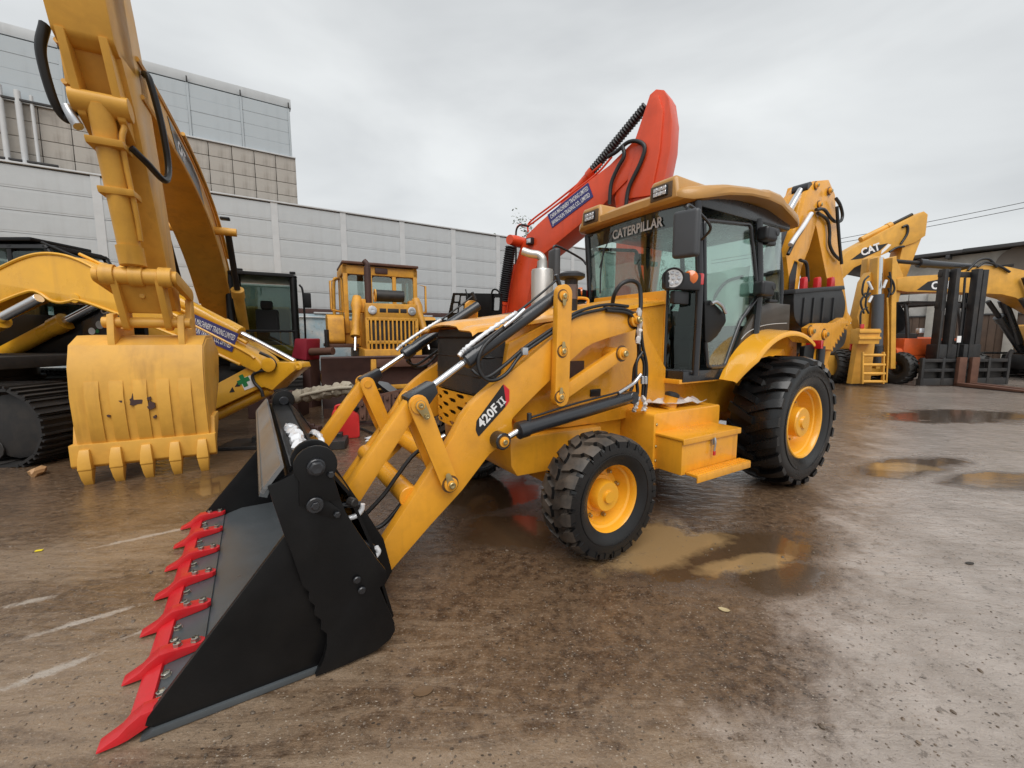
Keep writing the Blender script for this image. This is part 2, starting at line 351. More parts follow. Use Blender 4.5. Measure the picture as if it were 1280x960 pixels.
    for sc_, thr, cc, ff in ((34, .24, (.030, .022, .016), .85), (60, .24, (.42, .36, .29), .7), (15, .13, (.045, .032, .023), .85)):
        vo = nt.nodes.new('ShaderNodeTexVoronoi'); vo.inputs['Scale'].default_value = sc_; vo.inputs['Randomness'].default_value = 1.0; L(mapped((1, 1.5, 1), R(30)), vo.inputs['Vector'])
        sel = nt.nodes.new('ShaderNodeSeparateColor'); L(vo.outputs['Color'], sel.inputs[0])
        near = math_('LESS_THAN', vo.outputs['Distance'], thr); rare = math_('GREATER_THAN', sel.outputs[0], .88)
        col = mixc(nt, math_('MULTIPLY', math_('MULTIPLY', near, rare), ff), col, cc)
    tan = blobs([(G(815, 680), .75, .32, R(25)), (G(930, 705), .4, .12, R(15)), (G(1130, 584), .5, .2, 0), (G(640, 760), .5, .12, R(20)), (G(250, 640), .5, .2, 0)])
    silt = mixc(nt, ramp(nt, math_('ADD', tan, wob), [(.0, 0), (.35, 1)]).outputs[0], (.072, .044, .024), (.30, .195, .090))
    col = mixc(nt, math_('MULTIPLY', puddle, .9), col, silt)
    L(col, b.inputs['Base Color'])
    r1 = mixc(nt, damp, .46, .17)
    r1 = mixc(nt, .45, r1, ramp(nt, fine.outputs[0], [(.3, .10), (.7, .55)]).outputs[0])
    r2 = mixc(nt, puddle, r1, .16); L(r2, b.inputs['Roughness'])
    b.inputs['Specular IOR Level'].default_value = .5; b.inputs['IOR'].default_value = 1.42
    # thin film of rain water over everything, thicker where it is damp
    rip = noise_node(nt, 5.5, 5, .62, mapped((1, 2.2, 1), R(20)), .5)
    film = ramp(nt, math_('ADD', big.outputs[0], math_('MULTIPLY', wob, .30)), [(.28, .6), (.52, 1.0)]).outputs[0]
    L(film, b.inputs['Coat Weight']); b.inputs['Coat IOR'].default_value = 1.36
    L(mixc(nt, puddle, mixc(nt, film, .15, .05), .05), b.inputs['Coat Roughness'])
    cb = nt.nodes.new('ShaderNodeBump'); cb.inputs['Strength'].default_value = .42; cb.inputs['Distance'].default_value = .03
    L(mixc(nt, puddle, math_('ADD', rip.outputs[0], math_('MULTIPLY', fine.outputs[0], .14)), math_('MULTIPLY', rip.outputs[0], .10)), cb.inputs['Height']); L(cb.outputs[0], b.inputs['Coat Normal'])
    h = math_('ADD', math_('MULTIPLY', mid.outputs[0], 1.5), math_('ADD', math_('MULTIPLY', fine.outputs[0], .34), math_('ADD', math_('MULTIPLY', streak.outputs[0], .40), math_('MULTIPLY', grit.outputs[0], .10))))
    h = mixc(nt, puddle, h, 1.12)
    bump(nt, b, h, .70, .034)
    return m
PUDDLES = [(905, 690, 1.05, .34, 18), (800, 672, .5, .28, 30), (975, 720, .45, .2, 10), (1130, 584, 1.1, .33, 20), (640, 665, .45, .4, 0),
           (330, 600, 1.0, .5, 10), (1200, 520, 2.0, .8, 10), (600, 610, .8, .7, 30), (700, 560, 1.2, .8, 0), (1250, 600, .8, .3, 10)]
gv = [(-160, -60, 0), (220, -60, 0), (220, 320, 0), (-160, 320, 0)]
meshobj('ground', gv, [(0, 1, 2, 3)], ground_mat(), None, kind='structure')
# loose stones and clods
def pebbles():
    bm = bmesh.new(); rnd = random.Random(3)
    for i in range(1500):
        px, py = rnd.uniform(-50, 1330), 500+460*rnd.random()**.8
        p = G(px, py); s = rnd.uniform(.0015, .005)*(1 if rnd.random() < .95 else 2.2)
        M = Matrix.Translation((p.x, p.y, s*.25)) @ Matrix.Rotation(rnd.uniform(0, 6), 4, 'Z') @ Matrix.Diagonal((s*rnd.uniform(.8, 1.7), s, s*.6, 1))
        r = bmesh.ops.create_icosphere(bm, subdivisions=1, radius=1, matrix=M)
        for v in r['verts']: v.co += Vector((rnd.uniform(-1, 1), rnd.uniform(-1, 1), rnd.uniform(-.5, .5)))*s*.25
    me = fin(bm, 'pebbles', 60)
    o = link('pebbles', me, surf('pebble_stone', (.12, .09, .065), .5, var=.6, fine=20)); tag(o, 'tiny stones and clods scattered over the wet ground', 'gravel'); o['kind'] = 'stuff'
pebbles()
# ------------------------------------------------------------------ noise barrier beside the yard
M_PANEL = surf('barrier_panel', (.43, .45, .46), .5, var=.05, dirt=.45, dirtcol=(.34, .35, .355), dscale=.9, streak=.32, strcol=(.30, .30, .295), sscale=5, bstr=.04)
M_PANEL2 = surf('barrier_panel_blue', (.38, .42, .445), .75, var=.04, dirt=.15, dirtcol=(.3, .33, .35), dscale=1.3, streak=.4, strcol=(.27, .30, .32), sscale=5, bstr=.04)
M_POST = surf('barrier_post', (.49, .50, .505), .5, var=.05, dirt=.3, dirtcol=(.3, .3, .3))
M_TILE = surf('concrete_tile', (.37, .345, .31), .8, var=.12, dirt=.5, dirtcol=(.19, .165, .14), dscale=1.6, streak=.7, strcol=(.16, .14, .12), sscale=6, bstr=.25, fine=30)
M_JOINT = surf('tile_joint', (.10, .09, .08), .9, var=.2)
def peeled_blue():
    m, nt, b = nmat('blue_wall_paint'); co = objco(nt)
    n = noise_node(nt, 1.3, 8, .7, co, .4); n2 = noise_node(nt, 6, 6, .7, co)
    c = mixc(nt, ramp(nt, n.outputs[0], [(.42, 0), (.56, 1)]).outputs[0], (.30, .40, .45), (.50, .51, .50))
    c = mixc(nt, ramp(nt, n2.outputs[0], [(.58, 0), (.68, .8)]).outputs[0], c, (.20, .17, .14))
    nt.links.new(c, b.inputs['Base Color']); b.inputs['Roughness'].default_value = .8; bump(nt, b, n2.outputs[0], .3, .01); return m
M_BLUEW = peeled_blue()
def barrier():
    t = thing('noise_barrier', 'long light grey noise barrier of stacked panels between steel posts behind the machines', 'wall', YA, YANG)
    W0 = 12.0; u0 = -16.0; n = 17; sp = 1.82; zb, zt = 2.36, 5.25; rows = 6; ph = (zt-zb)/rows
    off = -1.21-8*sp
    bm = bmesh.new(); box_bm(bm, (0, 0, 0), (sp-.16, .12, ph-.008)); 
    box_bm(bm, (0, -.0605, ph*.0), (sp-.17, .006, ph*.80))
    pm = fin(bm, 'panel', 40, .002, 1); pm.materials.append(M_PANEL)
    bm = bmesh.new(); box_bm(bm, (0, -.07, 0), (.17, .014, zt-zb+.04)); box_bm(bm, (0, .09, 0), (.17, .014, zt-zb+.04)); box_bm(bm, (0, .01, 0), (.012, .15, zt-zb+.04))
    qm = fin(bm, 'post', 40); qm.materials.append(M_POST)
    for i in range(n):
        x = off+i*sp
        link('post', qm, None, t, Matrix.Translation((x, W0, (zb+zt)/2+.02)))
        for j in range(rows): link('panel', pm, None, t, Matrix.Translation((x+sp/2+random.uniform(-.003, .003), W0+random.uniform(-.006, .006), zb+ph*(j+.5))))
    link('post', qm, None, t, Matrix.Translation((off+n*sp, W0, (zb+zt)/2+.02)))
    xe = off+n*sp
    box('top_rail', ((off+xe)/2, W0+.01, zt+.05), (xe-off+.2, .22, .04), M_POST, t)
    g = box('base_wall', ((off+xe)/2, W0-.05, 1.1), (xe-off+.2, .34, 2.2), M_BLUEW, t, bevel=.01)
    box('ledge', ((off+xe)/2, W0-.02, 2.28), (xe-off+.2, .26, .14), RUST_DK, t)
    # patches of rusty ledge covering and a conduit along the base wall
    for x in (-2.0, .4, 2.6): box('capping', (x, W0-.13, 2.235), (1.5, .25, .045), M_POST, t)
    tube('conduit', [(-3, W0-.26, 2.08), (0, W0-.26, 2.10), (3, W0-.26, 2.05), (7, W0-.26, 2.06)], .02, M_POST, t)
barrier()
def hall():
    t = thing('factory_hall', 'grey clad factory hall with a beige tile band rising behind the barrier', 'building', YA, YANG)
    W0 = 12.42; x1 = -.58; x0 = -13.0; zc0, zc1, zt = 5.30, 6.74, 8.12
    box('core', ((x0+x1)/2, W0+2.6, 3.35), (x1-x0-.12, 5.0, 6.7), M_JOINT, t); box('core', ((x0+x1)/2, W0+2.62, 7.41), (x1-x0-.14, 5.0, 1.40), surf('core_grey', (.30, .34, .365), .6), t)
    tw = .525; th = (zc1-zc0)/4
    bm = bmesh.new(); box_bm(bm, (0, 0, 0), (tw-.014, .1, th-.012)); me = fin(bm, 'tile', 40, .004, 1); me.materials.append(M_TILE)
    k = 0; x = x1-tw/2+.03
    while x > x0:
        for j in range(4): link('tile', me, None, t, Matrix.Translation((x, W0+.04+random.uniform(-.006, .006), zc0+th*(j+.5))))
        x -= tw
    box('coping', ((x0+x1)/2, W0+.04, zc1+.02), (x1-x0+.06, .18, .035), M_POST, t)
    rows = 4; ph = (zt-zc1-.04)/rows; sp = 1.17
    bm = bmesh.new(); box_bm(bm, (0, 0, 0), (sp-.06, .08, ph-.004)); me = fin(bm, 'cladding_panel', 40, .002, 1); me.materials.append(M_PANEL2)
    bm = bmesh.new(); box_bm(bm, (0, 0, 0), (.055, .10, zt-zc1-.04)); mp = fin(bm, 'cover_strip', 40, .004, 1); mp.materials.append(M_PANEL2)
    x = x1-.05
    while x > x0:
        link('cover_strip', mp, None, t, Matrix.Translation((x-.03, W0+.06, (zc1+.04+zt)/2)))
        for j in range(rows): link('cladding_panel', me, None, t, Matrix.Translation((x-.03-sp/2, W0+.07+random.uniform(-.004, .004), zc1+.04+ph*(j+.5))))
        box('bracket', (x-.03, W0+.01, zt+.08), (.03, .06, .14), STEEL_DK, t)
        x -= sp
    box('parapet', ((x0+x1)/2-.02, W0+.13, zt+.17), (x1-x0+.02, .10, .24), M_PANEL, t)
    box('parapet_gap', ((x0+x1)/2-.02, W0+.16, zt+.025), (x1-x0, .1, .05), STEEL_DK, t)
    for (xx, r, z0_, z1_) in ((-6.32, .05, 5.1, 7.0), (-6.05, .055, 5.1, 6.95), (-5.84, .032, 5.3, 6.9), (-6.62, .05, 5.1, 7.0)):
        cyl('pipe', (xx, W0-.14, z0_), (xx, W0-.14, z1_), r, M_POST, t)
    for z in (5.45, 6.75): box('pipe_bracket', (-6.1, W0-.16, z), (1.15, .05, .05), STEEL_DK, t)
hall()
# ------------------------------------------------------------------ workshop on the right
M_PLAST = surf('grey_plaster', (.42, .41, .375), .85, var=.12, dirt=.6, dirtcol=(.15, .14, .12), dscale=1.2, bstr=.15, fine=20)
M_SHUT = surf('brown_shutter', (.10, .065, .045), .6, var=.2, dirt=.5, dirtcol=(.05, .035, .03))
M_PALE = surf('pale_sheet', (.52, .52, .50), .55, var=.12, dirt=.4, dirtcol=(.3, .3, .28))
M_ROOFD = surf('roof_sheet_dark', (.05, .05, .052), .6, var=.2)
def workshop():
    t = thing('workshop', 'low grey workshop with dark eaves and brown shutters behind the forklift', 'building', YA, YANG)
    X0 = 28.0; w0, w1 = -14.0, 8.0; zt = 5.55
    box('wall', (X0+3, (w0+w1)/2, zt/2), (6, w1-w0, zt), M_PLAST, t, bevel=.02)
    k = 0; a = w0
    while a < w1:
        box('roof_sheet', (X0+3.0, a+1.5, zt+.12+random.uniform(-.03, .03)), (7.0, 3.0, .16), M_ROOFD, t, bevel=.01); a += 3.0
    a = w0+.3
    while a < w1: box('rafter', (X0-.25, a, zt-.06), (.5, .14, .18), M_ROOFD, t); a += 2.6
    y = w1-.2
    for k in range(8):                     # bays: pier, shutter of upright boards, pale sheets above, dark opening on top
        box('pier', (X0-.1, y-.17, 1.9), (.3, .34, 3.8), M_PLAST, t)
        ya, yb = y-.34, y-2.7
        box('vent_opening', (X0-.02, (ya+yb)/2, 4.15), (.12, ya-yb, .62), STEEL_DK, t)
        n = 3
        for i in range(n):
            yy = ya-(ya-yb)*(i+.5)/n; box('pale_sheet', (X0-.06-(i % 2)*.016, yy, 3.2), (.05, (ya-yb)/n-.03, 1.15), M_PALE, t, bevel=.004)
        n = 9
        for i in range(n):
            yy = ya-(ya-yb)*(i+.5)/n; box('shutter_board', (X0-.09-(i % 2)*.025, yy, 1.3), (.05, (ya-yb)/n-.012, 2.56), M_SHUT, t, bevel=.005)
        box('lintel', (X0-.11, (ya+yb)/2, 2.6), (.12, ya-yb, .08), M_ROOFD, t)
        y -= 2.7
    box('sign_frame', (X0-.6, F(1245, 325, X0)[0], 4.75), (.1, 1.3, .12), STEEL_DK, t)
    lathe('round_vent', (X0-.03, F(1276, 325, X0)[0], 4.9), (-1, 0, 0), [(0, .75), (.05, .75), (.05, .6), (.02, .001)], surf('vent_brown', (.16, .14, .12), .8), t, 28)
workshop()
# ------------------------------------------------------------------ trees and wires
LEAF = surf('leaf_dull_green', (.055, .065, .030), .6, var=.5, bstr=0)
BARK = surf('bark', (.05, .042, .035), .85, var=.3, bstr=.4, fine=20)
def tree(name, label, base, height, spread, nleaf, seed, leaf_s=.09, group='trees beyond the yard'):
    rnd = random.Random(seed); t = thing(name, label, 'tree', base, 0, group)
    bm = bmesh.new(); tips = []
    def grow(p, d, r, L, lev):
        pts = [p]; q = p.copy(); dd = d.copy(); k = 5
        for i in range(k):
            dd = (dd+Vector((rnd.uniform(-.22, .22), rnd.uniform(-.22, .22), rnd.uniform(-.06, .16)))).normalized(); q = q+dd*L/k; pts.append(q.copy())
        tube_bm(bm, pts, r, 6 if lev < 2 else 4, lambda i: r*(1-.6*i/k))
        if lev >= 2: tips.extend([(pts[i]+pts[i-1])/2 for i in range(1, k+1)]+pts[2:])
        if lev >= 4: return
        for c in range(3 if lev else 5):
            a = rnd.uniform(0, 6.28); i = rnd.randint(2, k)
            nd = (dd*.55+Vector((math.cos(a)*spread, math.sin(a)*spread, rnd.uniform(.1, .7)))).normalized()
            grow(pts[i].copy(), nd, r*(.5 if lev else .45)*(1-.3*i/k), L*rnd.uniform(.5, .72), lev+1)
    grow(Vector((0, 0, 0)), Vector((0, 0, 1)), height*.018, height*.42, 0)
    link('trunk', fin(bm, 'trunk', 60), BARK, t)
    bm = bmesh.new()
    for i in range(nleaf):
        p = rnd.choice(tips)+Vector((rnd.gauss(0, .12), rnd.gauss(0, .12), rnd.gauss(0, .12))); s = leaf_s*rnd.uniform(.6, 1.4)
        a = Vector((rnd.gauss(0, 1), rnd.gauss(0, 1), rnd.gauss(0, .6))).normalized(); b_ = a.orthogonal().normalized()
        v = [bm.verts.new(p+a*s), bm.verts.new(p+b_*s*.45+a*s*.1), bm.verts.new(p-a*s*.8), bm.verts.new(p-b_*s*.45+a*s*.1)]
        bm.faces.new(v)
    link('crown', fin(bm, 'crown'), LEAF, t)
p = D(655, 300, 24); tree('thin_tree', 'sparse tree whose twigs show behind the red excavator boom', (p.x, p.y, 0), 9.6, .9, 3200, 4, .085)
p = D(742, 320, 23); tree('thin_tree', 'sparse tree showing between the red boom and the loader cab roof', (p.x, p.y, 0), 8.6, .9, 2600, 9, .085)
p = D(842, 240, 26); tree('thin_tree', 'thin twiggy tree just above the loader cab roof', (p.x, p.y, 0), 10.8, .8, 1400, 12, .085)
p = D(1152, 320, 34); tree('leafy_tree', 'small green tree peeking over the workshop roof', (p.x, p.y, 0), 8.9, .9, 3500, 21, .16)
def wires():
    for k, (a, b_) in enumerate((((1030, 298), (1290, 247)), ((1030, 303), (1290, 254)))):
        p = D(a[0], a[1], 30); q = D(b_[0], b_[1], 24); e = q+(q-p)*.5; s0 = p-(q-p)*.8
        pts = []
        for i in range(13):
            f_ = i/12; v = s0.lerp(e, f_); v.z -= .25*(1-(2*f_-1)**2); pts.append(v)
        o = tube('power_line', pts, .018, STEEL_DK, None, 6, 2)
        tag(o, ('upper' if k == 0 else 'lower')+' of the two dark wires crossing the sky at right', 'wire', 'overhead wires')
wires()
# ------------------------------------------------------------------ the backhoe loader in front
WC = 1.11
def mir(w): return 2*WC-w
def tyre_mesh(name, RO, width, rb, lug, n, style):
    """tyre about the y axis, centred on y = 0; tread blocks are moulded on"""
    bm = bmesh.new(); h = width/2; rc = RO-lug
    half = [(h*.80, rb-.012), (h*.86, rb+.01), (h*.97, rb+(rc-rb)*.30), (h*1.0, rb+(rc-rb)*.55), (h*.975, rb+(rc-rb)*.80), (h*.90, rc-.022), (h*.75, rc-.006), (h*.4, rc)]
    prof = half+[(0, rc+.002)]+[(-a, b) for a, b in half[::-1]]
    lathe_bm(bm, (0, 0, 0), (0, 1, 0), prof, 64, loop=True)
    def rad(y):                     # carcass radius under a tread block
        a = abs(y)/h
        return rc-.002-(.0 if a < .6 else (a-.6)**2*.16)
    def top(y):
        a = abs(y)/h
        return RO-(0 if a < .55 else (a-.55)**2*(.20 if style == 'lug' else .14))
    def block(path):
        # path: list of (y, angle, half angle width) across the tread
        rows = []
        for (y, a, w) in path:
            b0, t0 = rad(y)-.012, top(y)
            r = []
            for (rr, ww) in ((b0, w*1.25), (t0, w), (t0, -w), (b0, -w*1.25)):
                r.append(Vector((math.cos(a+ww)*rr, y, math.sin(a+ww)*rr)))
            rows.append(r)
        rings_bm(bm, rows)
    for s in (-1, 1):
        for k in range(n):
            a0 = 2*math.pi*(k+(.5 if s > 0 else 0))/n
            if style == 'lug':
                wv = .034/RO*1.0
                sl = .17
                block([(s*h*1.0, a0-.02, wv*1.35), (s*h*.9, a0, wv*1.3), (s*h*.6, a0+sl*.25, wv*1.1), (s*h*.25, a0+sl*.62, wv), (s*-h*.10, a0+sl*.95, wv*.9)])
            else:
                wv = .040/RO
                block([(s*h*.99, a0-.01, wv*1.1), (s*h*.86, a0, wv*1.1), (s*h*.60, a0+.02, wv), (s*h*.50, a0+.07, wv*.95), (s*h*.16, a0+.12, wv*.8), (s*h*.06, a0+.17, wv*.5)])
    for s in (-1, 1):               # moulded rings on the side wall
        lathe_bm(bm, (0, s*h*.97, 0), (0, s, 0), [(0, rb+(rc-rb)*.40), (h*.045, rb+(rc-rb)*.41), (h*.045, rb+(rc-rb)*.45), (0, rb+(rc-rb)*.46)], 64, loop=True)
        if style != 'lug':
            for k in range(28):
                a = 2*math.pi*k/28; rows = []
                for rr in (rb+(rc-rb)*.72, rb+(rc-rb)*.97):
                    rows.append([Vector((math.cos(a+q)*rr, s*h*(.975 if rr > rc-.04 else 1.0)+s*e, math.sin(a+q)*rr)) for q, e in ((-.012, -.01), (-.008, .006), (.008, .006), (.012, -.01))])
                rings_bm(bm, rows)
    return fin(bm, name, 32)
def rim_mesh(name, rr, depth, hub_r, hub_out, style):
    """rim seen from its -y side; y = 0 is the outer flange"""
    bm = bmesh.new()
    prof = [(.0, rr+.012), (-.006, rr+.004), (0, rr-.012), (.02, rr-.022), (.05, rr-.026), (.06, rr-.04), (depth*.75, rr-.055), (depth, rr-.075), (depth, hub_r*1.28), (depth-.012, hub_r*1.24), (depth-.012, hub_r*1.03), (hub_out, hub_r), (hub_out-.012, hub_r*.93), (hub_out-.012, hub_r*.42), (hub_out-.03, hub_r*.38), (hub_out-.03, .001)]
    back = [(.22, .001), (.22, rr-.06), (.2, rr+.008)]
    lathe_bm(bm, (0, 0, 0), (0, 1, 0), prof+back, 48, loop=True)
    return fin(bm, name, 30)
def wheel(parent, u, zc, w_out, side, RO, width, rb, lug, n, style, hub_r, depth, hub_out, tm, tyre_me, rim_me, nut_r, nuts):
    c = Vector((u, w_out+side*width/2, zc))
    TM = Matrix.Translation(c) @ Matrix.Rotation(random.uniform(0, .3), 4, 'Y')
    t = link('wheel', tyre_me, tm, parent, TM)
    # the tyre is the wheel's own mesh; rim and nuts hang below it
    base = TM.inverted()
    M = Matrix.Translation((u, w_out+side*.035, zc)) @ Matrix.Rotation(0 if side > 0 else math.pi, 4, 'Z')
    r = link('rim', rim_me, YEL_HI, t, base @ M)
    bm = bmesh.new(); lathe_bm(bm, (0, 0, 0), (0, -1, 0), [(0, .017), (.006, .017), (.006, .012), (.026, .011), (.028, .006)], 6); nm = fin(bm, 'wheel_nut', 30)
    for k in range(nuts):
        a = 2*math.pi*(k+.3)/nuts
        link('wheel_nut', nm, BRASS, t, base @ M @ Matrix.Translation((math.cos(a)*nut_r, depth-.004, math.sin(a)*nut_r)))
    return t
def pin(name, u, z, w, parent, r=.045, proud=.03, boltm=None, side=-1, m=None):
    """boss with a pin head and a keeper bolt; faces -y for side -1"""
    o = lathe(name, (u, w, z), (0, side, 0), [(-.01, r), (proud*.55, r), (proud*.6, r*.9), (proud*.6, r*.62), (proud, r*.6), (proud*1.05, r*.52), (proud*.9, r*.25), (proud*.9, .001)], m or YEL, parent, 20)
    lathe('grease_ring', (u, w, z), (0, side, 0), [(-.002, r*1.32), (.0015, r*1.30), (.002, r*.8)], GREASE, o, 14)
    lathe('pin_bolt', (u, w+side*proud*.6, z), (0, side, 0), [(0, r*.5), (proud*.62, r*.5), (proud*.75, r*.4), (proud*.75, r*.2), (proud*.6, .001)], boltm or BRASS, o, 12)
    return o
GREASE = surf('old_grease', (.10, .05, .018), .35, var=.5, bstr=.3)
def spx(lst, w): return [S(x, y, w) for x, y in lst]
def zfloor(pts, z=.012): return [(p[0], max(p[1], z)) for p in pts]
LD = thing('backhoe_loader', 'big clean yellow backhoe loader with black front bucket and red teeth in the foreground', 'backhoe loader', YA, YANG)
def both(fn):
    for s in (0, 1): fn((lambda w: w) if s == 0 else mir, -1 if s == 0 else 1)
# ---- chassis
prism('frame', [(-.50, .78), (-.42, .62), (.3, .60), (1.2, .62), (2.2, .70), (3.5, .66), (3.6, 1.0), (2.6, 1.15), (1.3, 1.12), (1.2, 1.3), (-.42, 1.3), (-.5, 1.1)], .66, mir(.66), YEL, LD, bevel=.012)
def sidep(wf, s):
    a, b = sorted((wf(.60), wf(.655)))
    prism('side_plate', [(-.30, .84), (.1, .80), (.72, .80), (1.28, .86), (1.28, 1.22), (1.02, 1.52), (.95, 1.70), (.62, 1.72), (-.10, 1.60), (-.42, 1.46), (-.50, 1.02)], a, b, YEL, LD, bevel=.008)
    a, b = sorted((wf(.54), wf(.66)))
    # tower bosses carrying the arm pivot and the lever pivot
    u, z = S(792, 400, .45); pz = lathe('tower_boss', (u, wf(.62), z), (0, s, 0), [(0, .075), (.12, .07), (.13, .05)], YEL, LD)
    u, z = S(779, 443, .42); lathe('tower_boss', (u, wf(.62), z), (0, s, 0), [(0, .06), (.13, .05), (.14, .04)], YEL, LD)
both(sidep)
box('radiator_screen', (.14, .592, 1.22), (.26, .012, .2), surf('mesh_dark', (.06, .03, .02), .5, fine=300, bstr=.8), LD)
box('data_plate', (.40, .592, 1.055), (.11, .008, .06), BLKPR, LD, bevel=.002)
prism('axle_carrier', [(-.45, .60), (-.40, .52), (.35, .50), (.45, .60), (.40, .79), (-.46, .80)], .52, mir(.52), YEL, LD, bevel=.01)
def hood_side(wf, s):
    prism('hood_side', [(-.42, 1.12), (-.42, 1.565), (1.28, 1.80), (1.28, 1.25)], *sorted((wf(.648), wf(.672))), YEL, LD, bevel=.004)
both(hood_side)
def axle():
    o = box('front_axle', (.05, WC, .42), (.16, 1.5, .15), YEL, LD, bevel=.02)
    for s in (.36, mir(.36)): lathe('hub_carrier', (.05, s, .42), (0, 1, 0), [(-.09, .10), (-.06, .13), (.06, .13), (.09, .09)], YEL, o)
    cyl('steering_rod', (.24, .45, .40), (.24, mir(.45), .40), .022, STEEL_DK, o)
    o = lathe('rear_axle', (2.69, .40, .65), (0, 1, 0), [(0, .16), (.2, .15), (.3, .11), (.5, .12), (.6, .2), (.82, .2), (.92, .12), (1.12, .11), (1.22, .15), (1.42, .16)], YEL, LD)
axle()
FT = tyre_mesh('front_tyre', .425, .31, .245, .026, 21, 'block'); FT.materials.append(RUBBER_WET); FT.materials.append(RUBBER_MUD)
for _p in FT.polygons:
    if math.hypot(_p.center.x, _p.center.z) > .388 and abs(_p.normal.y) < .75: _p.material_index = 1
RT = tyre_mesh('rear_tyre', .66, .48, .36, .042, 21, 'lug'); RT.materials.append(RUBBER_WET)
FR = rim_mesh('front_rim', .245, .135, .105, .055, 0); FR.materials.append(YEL_HI)
RR = rim_mesh('rear_rim', .352, .17, .15, .03, 1); RR.materials.append(YEL_HI)
for (w0, s) in ((.0, 1), (2.22, -1)):
    wheel(LD, .05, .425, w0, s, .425, .31, .245, .02, 20, 'block', .1, .135, .055, RUBBER_MUD, FT, FR, .165, 8)
    wheel(LD, 2.69, .655, w0-.02*s, s, .66, .48, .36, .04, 22, 'lug', .13, .17, .03, RUBBER_WET, RT, RR, .21, 8)
